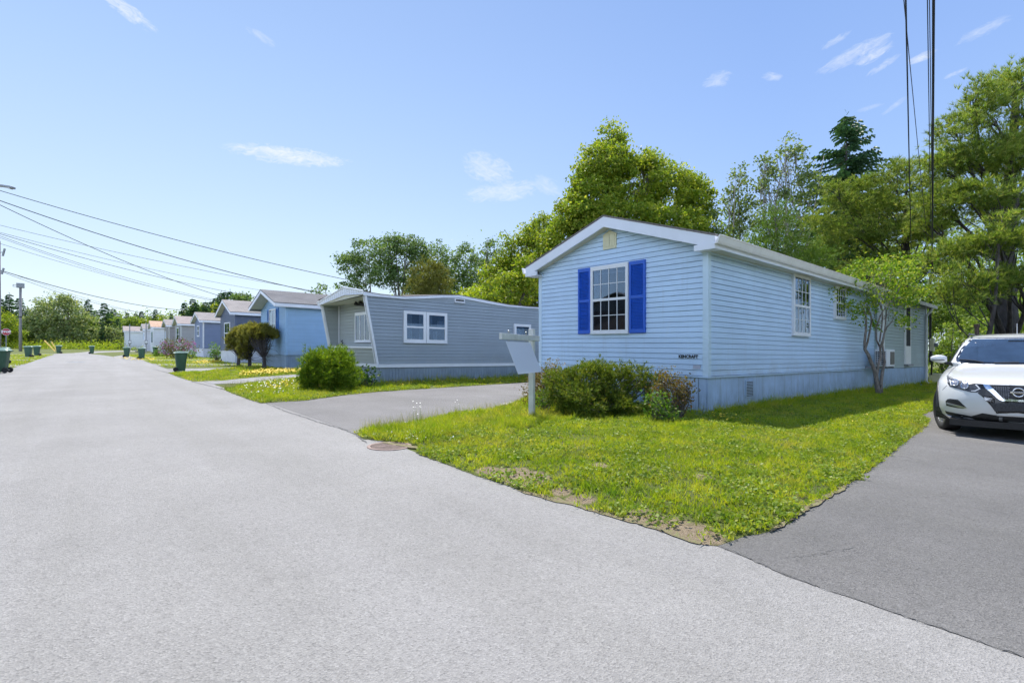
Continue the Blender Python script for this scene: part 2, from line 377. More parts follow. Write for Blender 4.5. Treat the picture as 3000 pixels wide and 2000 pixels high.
DRVL = asphalt_mat('pale_driveway_asphalt', (.26, .258, .262), .3, .08, 0.0)
road = [(-2.6, -14), (3.6, -14), (3.6, 1.2), (2.82, 2.6), (2.8, 40), (2.8, 66)]+[P(*q) for q in [(330, 1044.5), (300, 1040), (262, 1036.5), (290, 1033), (350, 1030.5), (420, 1029.5), (420, 1027), (350, 1027), (262, 1029.5), (215, 1034), (150, 1036.5), (60, 1037), (0, 1036)]]+[(-9, 66), (-2.75, 62), (-2.65, 30)]
sheet('road', ragged(road, .25, .015), .004, ROADM)
sheet('right_driveway', [(3.4, 3.0), P(2085, 1594), P(2205, 1643), P(2300, 1688), P(2600, 1790), P(2990, 1925), (P(2990, 1925)[0]*2-P(2600, 1790)[0], P(2990, 1925)[1]*2-P(2600, 1790)[1]), (3.0, -3.2), (45, -3.2), (45, 3.0), (12, 3.4)], .0065, DRVD)
sheet('middle_driveway', [(2.78, 5.8), (2.8, 12), (30, 15.5), (30, 8.5), (4, 5.8)], .0065, DRVA)
sheet('third_driveway', [(2.78, 17.2), (2.8, 23), (26, 24.6), (26, 18.6)], .009, DRVL)
LAWNPOLY = {}; LP = []
def lawn(name, pts, seed, rise=.06, inner=None):
    pts = [(round(x, 3), round(y, 3)) for x, y in pts]
    rg = ragged(pts, .10, .018, seed=seed); vv = [Vector(p) for p in rg]; n = len(vv)
    x0 = min(p[0] for p in rg); x1 = max(p[0] for p in rg); y0 = min(p[1] for p in rg); y1 = max(p[1] for p in rg)
    st = .35; gx = np.arange(x0, min(x1, 16), st); gy = np.arange(y0, y1, st)
    q = [Vector((float(a)+.07, float(c)+.03)) for a in gx for c in gy]
    q = [p for p in q if inside(p, rg)]
    V, E_, F_, *_r = delaunay_2d_cdt(vv+q, [(i, (i+1) % n) for i in range(n)], [], 1, 1e-5)
    arr = np.array(rg)
    vs3 = []
    for p in V:
        d = float(np.min(np.hypot(arr[:, 0]-p.x, arr[:, 1]-p.y)))
        h = .0078+rise*(1-math.exp(-d/.35))+.015*math.sin(p.x*2.1+p.y)*math.sin(p.y*1.7)*min(1, d)
        vs3.append((p.x, p.y, h))
    b = MB(); b.add(vs3, [tuple(f) for f in F_]); base = [(x, y, .012) for x, y in rg]
    o = b.build(name, LAWN, None, (0, 0, 0), smooth=True); tag(o, kind='structure'); LP.append(rg); return o
def inside(p, poly):
    x, y = p[0], p[1]; c = False; j = len(poly)-1
    for i in range(len(poly)):
        xi, yi = poly[i]; xj, yj = poly[j]
        if (yi > y) != (yj > y) and x < (xj-xi)*(y-yi)/(yj-yi)+xi: c = not c
        j = i
    return c
A_px = [(1038, 1270), (1066, 1287), (1122, 1293), (1158, 1299), (1199, 1302), (1237, 1311), (1217, 1327), (1237, 1336), (1301, 1359), (1332, 1370), (1377, 1387), (1446, 1410), (1510, 1433), (1556, 1449), (1600, 1462), (1653, 1473), (1765, 1506), (1893, 1542), (1995, 1577), (2061, 1598), (2102, 1601), (2113, 1598), (2155, 1583), (2185, 1572), (2253, 1559), (2298, 1542), (2342, 1510), (2381, 1483), (2432, 1456), (2476, 1426), (2506, 1408), (2536, 1410), (2524, 1398), (2575, 1361), (2625, 1322), (2664, 1286), (2700, 1261), (2725, 1234)]
A_tail = [(12.5, 2.25), (20, 2.5), (45, 2.6), (45, 10.2), (12, 9.95), (9, 9.8)]
A_px2 = [(1536, 1169), (1510, 1183), (1472, 1195), (1433, 1206), (1331, 1214), (1280, 1227), (1224, 1242), (1166, 1252), (1076, 1262)]
lawn('lawn', [P(*q) for q in A_px]+A_tail+[P(*q) for q in A_px2], 5)
B_ = [P(*q) for q in [(655, 1141), (662, 1144), (681, 1153), (707, 1163), (738, 1174), (769, 1182), (780, 1181), (896, 1174), (1003, 1159), (1100, 1149), (1300, 1136), (1530, 1121)]]+[(20, 15.2), (30, 15.4), (30, 19.3)]+[P(*q) for q in [(900, 1104), (860, 1109), (802, 1116), (777, 1119), (719, 1126), (698, 1131), (685, 1138)]]
lawn('lawn', B_, 6, .04)
C_ = [P(*q) for q in [(494, 1093), (525, 1106), (562, 1117), (570, 1118), (649, 1116), (698, 1110.6), (764, 1104.8), (860, 1098)]]+[(9, 24.3), (26, 24.7), (26, 31)]+[P(*q) for q in [(780, 1074), (757, 1074.8), (694, 1076), (668, 1079.3), (624, 1083), (604, 1087.6), (560, 1090), (518, 1091)]]
lawn('lawn', C_, 8, .03)
# far driveways as strips across the verge
tips = [((494, 1093), (450, 1081)), ((431.5, 1073), (398.8, 1064.3)), ((376.5, 1057.3), (357, 1051)), ((345, 1048.4), (327, 1044.6))]
for k, (n_, f_) in enumerate(tips):
    y0 = P(*n_)[1]; y1 = P(*f_)[1]
    if k == 1: y0, y1 = P(431.5, 1072)[1], P(405, 1064.5)[1]
    ww = (y1-y0)*(1 if k < 1 else .8)
    sheet('driveway', ragged([(2.78, y0), (2.78, y0+ww), (18, y0+ww+.8), (18, y0+.5)], .5, .05, seed=k), .009, DRVL)
for k, (a, c) in enumerate([((0, 1105), (0, 1095)), ((95, 1074), (110, 1067)), ((160, 1056), (150, 1052.5)), ((60, 1048.5), (60, 1045.5)), ((60, 1043), (60, 1041))]):
    y0 = P(*a)[1]; y1 = P(*c)[1]
    sheet('driveway', ragged([(-2.62, y0), (-2.62, y1), (-16, y1+.4), (-16, y0)], .5, .05, seed=20+k), .009, DRVL)
# seams between street and driveways
SEAM = paint('asphalt_seam', (.12, .12, .12), .9, .3, 20)
def seam(pts, w_=.02, seed=1):
    r = random.Random(seed); q = []
    for i in range(len(pts)-1):
        n = 14
        for k in range(n):
            t = k/n; q.append((pts[i][0]+(pts[i+1][0]-pts[i][0])*t+r.uniform(-.015, .015), pts[i][1]+(pts[i+1][1]-pts[i][1])*t+r.uniform(-.02, .02)))
    b = MB(); q.append(pts[-1])
    for i in range(len(q)-1):
        a = Vector(q[i]); c = Vector(q[i+1]); d = (c-a); d = Vector((-d.y, d.x)).normalized()*w_*r.uniform(.4, 1)/2
        b.quad((a.x-d.x, a.y-d.y, .009), (a.x+d.x, a.y+d.y, .009), (c.x+d.x, c.y+d.y, .009), (c.x-d.x, c.y-d.y, .009))
    tag(b.build('road_seam', SEAM, None, (0, 0, 0)), kind='structure')
seam([P(777, 1181), P(840, 1206), P(930, 1236), P(1000, 1257), P(1038, 1271), P(1075, 1298)], .028, 1)
seam([P(562, 1118), P(600, 1127), P(655, 1141)], .05, 2)
seam([P(2113, 1602), P(2205, 1643), P(2300, 1688), P(2600, 1790), P(2990, 1925)], .006, 3)
seam([P(450, 1081), P(494, 1093)], .05, 4)
seam([P(2330, 1637), P(2420, 1622), P(2500, 1606)], .005, 5)
# sandy bare patches and edge strip along the kerbless street side
def patch(pts, z, mt, nm='bare_soil', seed=1):
    b = MB(); b.poly([(x, y, z) for x, y in ragged(pts, .06, .02, seed=seed)]); tag(b.build(nm, mt, None, (0, 0, 0)), kind='structure')
BARE = []
def lawn_h(x, y, rise=.06):
    arr = np.array(LP[0]); d = float(np.min(np.hypot(arr[:, 0]-x, arr[:, 1]-y)))
    return .0078+(rise*(1-math.exp(-d/.35)) if inside((x, y), LP[0]) else 0)+.015*math.sin(x*2.1+y)*math.sin(y*1.7)*min(1, d)
def drape(pts, dz, mt, seed=1):
    rg = ragged(pts, .06, .02, seed=seed); vv = [Vector(p) for p in rg]; xs = [p[0] for p in rg]; ys = [p[1] for p in rg]
    q = [Vector((float(a), float(c))) for a in np.arange(min(xs), max(xs), .08) for c in np.arange(min(ys), max(ys), .08) if inside((a, c), rg)]
    V, E_, F_, *_r = delaunay_2d_cdt(vv+q, [(i, (i+1) % len(vv)) for i in range(len(vv))], [], 1, 1e-5)
    b = MB(); b.add([(p.x, p.y, lawn_h(p.x, p.y)+dz) for p in V], [tuple(f) for f in F_]); tag(b.build('bare_soil', mt, None, (0, 0, 0), smooth=True), kind='structure')
edge = [P(*q) for q in [(1510, 1436), (1556, 1452), (1600, 1465), (1653, 1477), (1765, 1510), (1893, 1547), (1995, 1581), (2050, 1598), (2058, 1593), (1993, 1571), (1893, 1538), (1765, 1503), (1653, 1470), (1556, 1446)]]
drape(edge, .003, M['soil'], seed=4)
patch([P(*q) for q in [(2253, 1562), (2298, 1547), (2342, 1515), (2385, 1488), (2436, 1461), (2482, 1430), (2470, 1424), (2425, 1452), (2375, 1478), (2335, 1505), (2290, 1535)]], .017, M['soil'], seed=6)
patch([P(*q) for q in [(1122, 1296), (1200, 1306), (1232, 1313), (1222, 1318), (1190, 1312), (1120, 1300)]], .0165, M['soil'], seed=7)
for k, (x, y, rx, ry) in enumerate([(1498, 1397, .20, .13), (1545, 1412, .22, .10), (1455, 1393, .1, .07), (1760, 1385, .08, .1), (2060, 1420, .09, .1), (2040, 1575, .18, .06), (1960, 1550, .16, .07), (1890, 1520, .12, .1), (1425, 1385, .12, .1), (1700, 1470, .12, .1), (1640, 1450, .1, .1)]):
    X, Y = P(x, y); rr_ = random.Random(k); BARE.append((X, Y, max(rx, ry)*1.1))

nt = LAWN.node_tree; pos = geopos(nt); pb = [n for n in nt.nodes if n.type == 'BSDF_PRINCIPLED'][0]; src = pb.inputs['Base Color'].links[0].from_socket
dn = N(nt, 'TexNoise', i={'Scale': 9.0, 'Detail': 5.0, 'Roughness': .7}); nt.links.new(pos, dn.inputs['Vector'])
mk = None
for (X, Y, r_) in BARE:
    vd_ = N(nt, 'VectorMath', operation='DISTANCE'); nt.links.new(pos, vd_.inputs[0]); vd_.inputs[1].default_value = (X, Y, G(X, Y)+.06)
    q = mth(nt, 'SUBTRACT', mth(nt, 'MULTIPLY_ADD', dn.outputs['Fac'], .9, .55), mth(nt, 'DIVIDE', vd_.outputs['Value'], r_)); mk = q if mk is None else mth(nt, 'MAXIMUM', mk, q)
mk = mth(nt, 'MULTIPLY', mk, 4, clamp=True)
sc_ = ramp(nt, noise(nt, 30, 6, .75, pos), [(.3, (.14, .105, .065)), (.5, (.26, .20, .13)), (.75, (.38, .31, .22))])
nt.links.new(mixc(nt, mk, src, sc_), pb.inputs['Base Color'])
# ---------------------------------------------------------------- houses
CRS = .1016
class Wall:
    # 'F': faces the street at X = c (a runs along Y);  'S': faces -Y at Y = c (a runs along X)
    def __init__(s, kind, c): s.k = kind; s.c = c
    def p(s, a, z, n=0.): return (s.c-n, a, z) if s.k == 'F' else (a, s.c-n, z)
    def box(s, mb, a0, a1, z0, z1, n0, n1):
        q = [s.p(a, z, n) for z in (z0, z1) for n in (n0, n1) for a in (a0, a1)]
        return mb.add(q, [(0, 2, 3, 1), (4, 5, 7, 6), (0, 1, 5, 4), (2, 6, 7, 3), (0, 4, 6, 2), (1, 3, 7, 5)])
    def slab(s, mb, pts, n0, n1):
        k = len(pts); vs = [s.p(a, z, n0) for a, z in pts]+[s.p(a, z, n1) for a, z in pts]
        return mb.add(vs, [tuple(range(k)), tuple(range(k, 2*k))]+[(i, (i+1) % k, (i+1) % k+k, i+k) for i in range(k)])
def laps(mb, wl, span, z0, z1, crs=CRS, d=.014, slot=.0090):
    z = z0
    while z < z1-1e-3:
        zt = min(z+crs, z1)
        a0, a1 = span(z); b0, b1 = span(zt)
        if b1-b0 < .02: break
        s0, s1 = span(min(z+slot, zt))
        mb.quad(wl.p(s0, z+slot, d), wl.p(s1, z+slot, d), wl.p(b1, zt, .004), wl.p(b0, zt, .004))
        mb.quad(wl.p(s0, z+slot, d), wl.p(s1, z+slot, d), wl.p(s1, z+slot, -.03), wl.p(s0, z+slot, -.03))
        mb.quad(wl.p(a0, z, -.03), wl.p(a1, z, -.03), wl.p(s1, z+slot, -.03), wl.p(s0, z+slot, -.03))
        mb.quad(wl.p(a0, z, -.03), wl.p(a1, z, -.03), wl.p(a1, z, .004), wl.p(a0, z, .004))
        z += crs
def battens(mb, wl, a0, a1, z0, z1, w_=.10, gap=.008, seed=1):
    r = random.Random(seed); a = a0
    while a < a1-1e-3:
        e = min(a+w_, a1); ti = r.uniform(-.002, .003)
        mb.quad(wl.p(a+gap, z0, .004+ti), wl.p(e, z0, .010), wl.p(e, z1, .010), wl.p(a+gap, z1, .004+ti))
        mb.quad(wl.p(a, z0, -.02), wl.p(a+gap, z0, -.02), wl.p(a+gap, z1, -.02), wl.p(a, z1, -.02))
        mb.quad(wl.p(a, z0, .010), wl.p(a, z0, -.02), wl.p(a, z1, -.02), wl.p(a, z1, .010))
        mb.quad(wl.p(a+gap, z0, .004), wl.p(a+gap, z0, -.02), wl.p(a+gap, z1, -.02), wl.p(a+gap, z1, .004))
        a += w_
    return mb
def window(h, wl, a0, a1, z0, z1, fw=.065, rail=None, cols=0, rows=0, rows2=None, curtain=None, slide=None, depth=.068, grille=True, dark='dark', label=None, top=None):
    top = top if top is not None else fw
    mb = MB(); 
    wl.box(mb, a0, a0+fw, z0, z1, -.005, depth); wl.box(mb, a1-fw, a1, z0, z1, -.005, depth)
    wl.box(mb, a0+fw, a1-fw, z1-top, z1, -.005, depth); wl.box(mb, a0+fw, a1-fw, z0, z0+fw, -.005, depth)
    wl.box(mb, a0-.012, a1+.012, z0-.02, z0-.0015, -.005, depth+.012)
    if rail: wl.box(mb, a0+fw, a1-fw, rail-.027, rail+.027, .0, depth-.004)
    for s in (slide or []): wl.box(mb, s-.02, s+.02, z0+fw, z1-top, .0, depth-.006)
    f = mb.build('window', M['white'], h); 
    if label: f['label'] = label
    pb = MB(); wl.slab(pb, [(a0+fw, z0+fw), (a1-fw, z0+fw), (a1-fw, z1-top), (a0+fw, z1-top)], depth-.020, depth-.017); pb.build('pane', M['glass'], f)
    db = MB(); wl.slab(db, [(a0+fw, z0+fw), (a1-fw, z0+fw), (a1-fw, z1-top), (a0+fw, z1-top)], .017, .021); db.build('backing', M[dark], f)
    if cols:
        gb = MB(); zs = [(z0+fw, (rail-.027) if rail else z1-top, rows2 or rows)]
        if rail: zs.append((rail+.027, z1-top, rows))
        for zb, zt, rr in zs:
            for i in range(1, cols): 
                a = a0+fw+(a1-a0-2*fw)*i/cols; wl.box(gb, a-.007, a+.007, zb, zt, depth-.016, depth-.008)
            for j in range(1, rr):
                z = zb+(zt-zb)*j/rr; wl.box(gb, a0+fw, a1-fw, z-.007, z+.007, depth-.0165, depth-.0085)
        gb.build('window_grille', M['white'], f)
    if curtain:
        cb = MB()
        for c0, c1, cz0, cz1 in curtain:
            n = max(4, int((c1-c0)/.03)); 
            for i in range(n):
                u0 = c0+(c1-c0)*i/n; u1 = c0+(c1-c0)*(i+1)/n; k0 = .026+.010*(i % 2); k1 = .026+.010*((i+1) % 2)
                cb.quad(wl.p(u0, cz0, k0), wl.p(u1, cz0, k1), wl.p(u1, cz1, k1), wl.p(u0, cz1, k0))
        cb.build('curtain', M['lightg'], f)
    return f
def shutter(h, wl, a0, a1, z0, z1, mt, louvres=True):
    mb = MB(); fr = .045; zm = (z0+z1)/2
    wl.box(mb, a0, a0+fr, z0, z1, .0, .05); wl.box(mb, a1-fr, a1, z0, z1, .0, .05)
    wl.box(mb, a0+fr, a1-fr, z0, z0+.08, .0, .05); wl.box(mb, a0+fr, a1-fr, z1-.08, z1, .0, .05); wl.box(mb, a0+fr, a1-fr, zm-.03, zm+.03, .0, .05)
    wl.box(mb, a0+fr, a1-fr, z0+.08, z1-.08, .0, .019)
    if louvres:
        for za, zb in ((z0+.08, zm-.03), (zm+.03, z1-.08)):
            n = int((zb-za)/.030)
            for i in range(n):
                z = za+(zb-za)*i/n; s = (zb-za)/n
                mb.quad(wl.p(a0+fr, z+.002, .044), wl.p(a1-fr, z+.002, .044), wl.p(a1-fr, z+s*.85, .022), wl.p(a0+fr, z+s*.85, .022))
                mb.quad(wl.p(a0+fr, z+.002, .044), wl.p(a1-fr, z+.002, .044), wl.p(a1-fr, z+.002, .020), wl.p(a0+fr, z+.002, .020))
    return mb.build('shutter', mt, h)
def house(name, label, X0, X1, Y0, Y1, zs, ze, zr, sid, skirt, roofm, trim, ohf=.3, ohs=.28, group='mobile homes along the street', fh=.16, smooth_gable=0, crs=CRS, cat='house', skw=.10):
    h = thing(name, (X0, (Y0+Y1)/2), label, cat, group)
    F = Wall('F', X0); S = Wall('S', Y0); hw = (Y1-Y0)/2; ym = (Y0+Y1)/2
    k = (zr-ze)/hw
    def span(z):
        if z <= ze: return (Y0+.0, Y1-.0)
        t = (zr-z)/(zr-ze)*hw; return (ym-t, ym+t)
    mb = MB(); laps(mb, F, span, zs, zr-smooth_gable, crs); laps(mb, S, lambda z: (X0, X1), zs, ze, crs)
    if smooth_gable:
        s0, s1 = span(zr-smooth_gable); mb.add([F.p(s0, zr-smooth_gable, .005), F.p(s1, zr-smooth_gable, .005), F.p(ym, zr, .005)], [(0, 1, 2)])
    mb.quad((X0, Y1, zs), (X1, Y1, zs), (X1, Y1, ze), (X0, Y1, ze)); mb.poly([(X1, Y0, zs), (X1, Y1, zs), (X1, Y1, ze), (X1, ym, zr), (X1, Y0, ze)])
    # dark core keeps light from leaking through the laps
    mb.quad((X0+.05, Y0+.05, zs), (X1, Y0+.05, zs), (X1, Y0+.05, ze), (X0+.05, Y0+.05, ze)); mb.poly([(X0+.05, Y0+.05, zs), (X0+.05, Y1, zs), (X0+.05, Y1, ze), (X0+.05, ym, zr), (X0+.05, Y0+.05, ze)])
    mb.build('wall', sid, h)
    for (yy, s) in ((Y0, 1), (Y1, -1)):
        c = MB(); t = .085; zc = ze
        c.box(X0-.024, X0+.0, min(yy-.024*s, yy+t*s), max(yy-.024*s, yy+t*s), zs-.01, zc); c.box(X0+.0, X0+t, min(yy-.024*s, yy), max(yy-.024*s, yy), zs-.01, zc)
        c.build('corner_trim', trim, h)
    c = MB(); battens(c, Wall('F', X0+.02), Y0+.02, Y1, -.15, zs, skw*1.6, gap=.012, seed=2); battens(c, Wall('S', Y0+.02), X0+.02, X1, -.15, zs, skw, gap=.013, seed=3)
    c.quad((X0+.08, Y0+.08, -.15), (X1, Y0+.08, -.15), (X1, Y0+.08, zs), (X0+.08, Y0+.08, zs)); c.quad((X0+.08, Y0+.08, -.15), (X0+.08, Y1, -.15), (X0+.08, Y1, zs), (X0+.08, Y0+.08, zs)); c.quad((X0+.08, Y1, -.15), (X1, Y1, -.15), (X1, Y1, zs), (X0+.08, Y1, zs))
    c.build('skirting', skirt, h)
    c = MB(); c.box(X0-.03, X0+.03, Y0-.03, Y1, zs-.03, zs-.002); c.box(X0+.0301, X1, Y0-.03, Y0+.03, zs-.0301, zs-.0021); c.build('sill_trim', sid, h)
    # roof: two slabs
    er = .03; z_e = ze+.13-k*ohs; xr0, xr1 = X0-ohf, X1+.2
    rz = zr+.13
    rf = MB()
    for s in (-1, 1):
        ye = ym+s*(hw+ohs)
        pts = [(xr0, ym, rz), (xr0, ye, z_e), (xr1, ye, z_e), (xr1, ym, rz)]
        rf.slab(pts, (0, 0, .035))
    rf.build('roof', roofm, h)
    fb = MB(); sb = MB()
    for s in (-1, 1):
        ye = ym+s*(hw+ohs-.002)
        fb.slab([(xr0+.012, ym, rz-.002), (xr0+.012, ye, z_e-.002), (xr0+.012, ye, z_e-fh-.002), (xr0+.012, ym, rz-fh-.002)], (.03, 0, 0))
        a, c_ = sorted((ye, ye-s*.03)); fb.box(xr0+.043, xr1, a, c_, z_e-fh+.004, z_e-.004)
        i0 = ym+s*(hw-.02); zi = z_e-fh+.01
        sb.slab([(xr0+.043, ye-s*.031, zi), (xr1, ye-s*.031, zi), (xr1, i0, zi), (xr0+.043, i0, zi)], (0, 0, .01))
        # raked soffit at the front
        sb.slab([(xr0+.043, ym, rz-fh+.012), (xr0+.043, i0+s*.02, z_e-fh+.024+k*(ohs)), (X0+.02, i0+s*.02, z_e-fh+.024+k*(ohs)), (X0+.02, ym, rz-fh+.012)], (0, 0, .01))
    fb.build('fascia', M['fascia'], h); sb.build('soffit', M['soffit'], h)
    return h, F, S
# --- 1: the light blue home in front
SB = siding_mat('light_blue_siding', (.51, .68, .89))
SKB = paint('blue_grey_skirting', (.38, .52, .72), .7, .12, 2.5, bump=.2, streak=.4)
TRB = paint('light_blue_trim', (.54, .69, .83), .5, .05)
SHG = shingle_mat('brown_grey_shingles', (.13, .12, .115), (.19, .175, .165))
SHP = shingle_mat('pinkish_shingles', (.20, .17, .165), (.26, .23, .22))
X0, Y0, Y1 = 8.64, 4.64, 9.10
h1, F1, S1 = house('mobile_home', 'light blue mobile home with royal blue shutters beside the white car', X0, 20.2, Y0, Y1, .74, 3.20, 3.93, SB, SKB, SHG, TRB, ohf=.26, ohs=.27, fh=.22)
wf = window(h1, F1, 6.37, 7.39, 1.57, 3.05, rail=2.30, cols=4, rows=2, curtain=[(6.45, 7.30, 2.86, 2.90), (7.18, 7.30, 2.36, 2.86)], top=.09)
shutter(h1, F1, 7.41, 7.78, 1.56, 3.05, M['shut']); shutter(h1, F1, 5.96, 6.35, 1.56, 3.05, M['shut'])
window(h1, S1, 12.47, 13.51, 1.62, 3.04, rail=2.31, cols=4, rows=2, curtain=[(13.2, 13.42, 1.7, 2.9)])
window(h1, S1, 15.30, 16.16, 2.15, 3.02, rail=2.58, cols=4, rows=2)
v = MB(); F1.slab(v, [(6.70, 3.40), (7.06, 3.40), (7.06, 3.72), (6.88, 3.80), (6.70, 3.72)], .0, .03); o = v.build('gable_vent', M['cream'], h1)
v = MB(); F1.box(v, 6.74, 6.875, 3.45, 3.56, .03, .036); F1.box(v, 6.885, 7.02, 3.45, 3.56, .03, .036); F1.slab(v, [(6.74, 3.575), (6.875, 3.575), (6.875, 3.72), (6.74, 3.69)], .03, .036); F1.slab(v, [(6.885, 3.575), (7.02, 3.575), (7.02, 3.69), (6.885, 3.72)], .03, .036); v.build('vent_panel', M['cream'], o)
v = MB(); F1.box(v, 6.877, 6.883, 3.5, 3.66, .031, .032); v.build('vent_gap', M['black'], o)
# boxed eave return, gutter and crown
gt = MB()
zb = 3.20+.13-(3.93-3.20)/2.23*.27-.22
for i in range(2):
    y = Y0-.27 if i == 0 else Y1+.27; s = -1 if i == 0 else 1
    pr = [(0, -.155), (.055, -.15), (.075, -.11), (.10, -.03), (.115, -.012), (.10, 0), (.09, -.01), (.015, -.14), (0, -.14)]
    for (x0_, x1_) in ((8.36, 20.3),):
        q = [(x0_, y+s*(a+.002), zb+.225+c) for a, c in pr]; gt.slab(q, (x1_-x0_, 0, 0))
gt.build('gutter', M['gutter'], h1)
for ya_, yb_ in ((Y0-.27, Y0+.13), (Y1-.13, Y1+.27)):
    rt = MB(); rt.box(8.385, 8.43, ya_, yb_, zb-.005, zb+.10); rt.box(8.431, 8.64, ya_+.01, yb_-.01, zb-.004, zb+.01); rt.build('eave_return', M['fascia'], h1)
# yellowed trim line below the side soffit
v = MB(); v.box(8.70, 20.2, Y0-.05, Y0-.02, 3.14, 3.175); v.box(8.60, 8.64, Y0-.04, Y0+.12, 3.14, 3.17); v.build('soffit_trim', M['cream'], h1)
# vent in the skirting
v = MB(); S1.box(v, 10.15, 10.49, .27, .62, -.02, .012); f_ = v.build('skirting_vent', SKB, h1)
v = MB()
for i in range(10): S1.box(v, 10.18, 10.46, .30+i*.031, .30+i*.031+.014, .010, .016)
v.build('vent_slot', M['black'], f_)
def text_mesh(name, s, size, mt, parent, loc, rot, ext=.002, o=None, bold=.012, xs=1.0):
    cu = bpy.data.curves.new(name, 'FONT'); cu.body = s; cu.size = size; cu.extrude = ext; cu.offset = bold; cu.align_x = 'CENTER'; cu.align_y = 'CENTER'
    t = bpy.data.objects.new(name+'_t', cu); COL.objects.link(t); bpy.context.view_layer.update()
    me = bpy.data.meshes.new_from_object(t.evaluated_get(bpy.context.evaluated_depsgraph_get())); bpy.data.objects.remove(t)
    me.materials.clear(); me.materials.append(mt); me.name = name
    ob = bpy.data.objects.new(name, me); COL.objects.link(ob); ob.parent = parent; ob.location = loc; ob.rotation_euler = rot; ob.scale = (xs, 1, 1); return ob
o_ = h1.location
text_mesh('lettering', 'KENCRAFT', .085, M['black'], h1, (X0-.020-o_[0], 5.02-o_[1], 1.095+G(X0, 5.02)-o_[2]), (math.pi/2, 0, -math.pi/2), bold=.003, xs=.95)
v = MB(); F1.box(v, 4.77, 4.92, .87, .94, .013, .018); v.build('faded_sticker', paint('faded_pink', (.42, .45, .55), .6), h1)
# rear addition, standing slightly proud of the side wall
S2 = Wall('S', 4.42)
mb = MB(); laps(mb, S2, lambda z: (19.1, 25.2), .74, 3.12); laps(mb, Wall('F', 19.1), lambda z: (4.42, 4.64), .74, 3.12)
mb.quad((25.2, 4.42, .7), (25.2, 9, .7), (25.2, 9, 3.15), (25.2, 4.42, 3.15)); mb.quad((19.1, 4.47, .7), (25.2, 4.47, .7), (25.2, 4.47, 3.15), (19.1, 4.47, 3.15)); mb.quad((19.1, 9, .7), (25.2, 9, .7), (25.2, 9, 3.15), (19.1, 9, 3.15))
mb.build('addition_wall', siding_mat('grey_green_siding', (.38, .48, .50)), h1)
c = MB(); battens(c, Wall('S', 4.44), 19.1, 25.2, -.15, .74, .11, seed=5); c.build('skirting', SKB, h1)
c = MB(); c.box(19.07, 19.1, 4.39, 4.55, .72, 3.12); c.box(19.1001, 19.22, 4.39, 4.418, .7201, 3.1199); c.build('corner_trim', M['white'], h1)
c = MB(); c.box(25.1, 25.22, 4.39, 4.418, .72, 3.12); c.build('corner_trim', M['white'], h1)
c = MB(); c.box(19.08, 19.3, 4.43, 4.9, -.15, .73); c.build('skirting', SKB, h1)
rf = MB(); k_ = .33
rf.slab([(19.0, 6.87, 4.0), (19.0, 4.15, 3.10), (25.45, 4.15, 3.10), (25.45, 6.87, 4.0)], (0, 0, .04)); rf.slab([(19.0, 6.87, 4.0), (19.0, 9.3, 3.2), (25.45, 9.3, 3.2), (25.45, 6.87, 4.0)], (0, 0, .04)); rf.build('roof', SHG, h1)
c = MB(); c.box(19.0, 25.45, 4.10, 4.14, 3.0, 3.12); c.slab([(25.2, 4.12, 3.08), (25.2, 6.87, 3.98), (25.2, 6.87, 3.2), (25.2, 4.42, 3.0)], (.02, 0, 0)); c.build('gutter', paint('aged_gutter', (.55, .54, .46), .5, .15, 5), h1)
c = MB(); c.tube([(24.95, 4.16, 3.05), (24.95, 4.22, 2.9), (24.95, 4.36, 2.72), (24.95, 4.36, .15), (25.1, 4.30, .06), (26.6, 3.9, .05)], .045, 6); c.build('downspout', M['white'], h1)
# storm door
v = MB(); S2.box(v, 21.75, 22.55, .86, 3.0, -.005, .05); d_ = v.build('door', M['white'], h1)
v = MB(); S2.box(v, 21.87, 22.43, 1.5, 2.15, .05, .056); S2.box(v, 21.87, 22.43, 2.2, 2.88, .05, .056); v.build('door_pane', M['dark'], d_)
v = MB(); S2.box(v, 21.75, 22.57, .80, .86, -.005, .12); v.build('threshold', M['metal'], d_)
# service mast, meter and cable on the far corner
ms = thing('service_mast', (25.65, 4.36), 'black electric service mast and meter at the far end of the light blue home', 'electric mast')
v = MB(); v.tube([(25.65, 4.36, .9), (25.65, 4.36, 4.35)], .045, 10); v.build('conduit', M['black'], ms)
v = MB(); v.lathe([(.0, .28), (.05, .27), (.075, .2), (.085, .08), (.06, .0), (.0, 0)], (25.65, 4.36, 4.33), n=12); v.build('weatherhead', M['metal'], ms, smooth=True)
v = MB(); v.tube([(25.65, 4.3, 4.5), (25.65, 4.1, 4.42), (25.65, 4.0, 4.2), (25.65, 4.25, 3.95)], .015, 6); v.build('drip_loop', M['wire'], ms)
v = MB(); v.box(25.53, 25.81, 4.24, 4.36, 1.35, 1.85); v.build('meter_box', M['cream'], ms, bevel=.01)
v = MB(); v.lathe([(.0, -.10), (.07, -.10), (.08, -.03), (.08, 0)], (25.67, 4.23, 1.6), 'y', 14); v.build('meter', M['metal'], ms, smooth=True)
v = MB(); v.tube([(25.69, 4.33, 1.35), (25.63, 4.30, 1.0), (25.71, 4.34, .4)], .03, 8); v.build('lower_conduit', M['black'], ms)
bx = thing('utility_box', (26.1, 4.25), 'pale utility cabinet on the ground at the back corner of the light blue home', 'utility box')
v = MB(); v.box(25.9, 26.35, 4.1, 4.45, 0, .42); v.build('cabinet', M['cream'], bx, bevel=.015); v = MB(); v.box(25.88, 26.37, 4.08, 4.47, .42, .45); v.build('lid', M['cream'], bx)
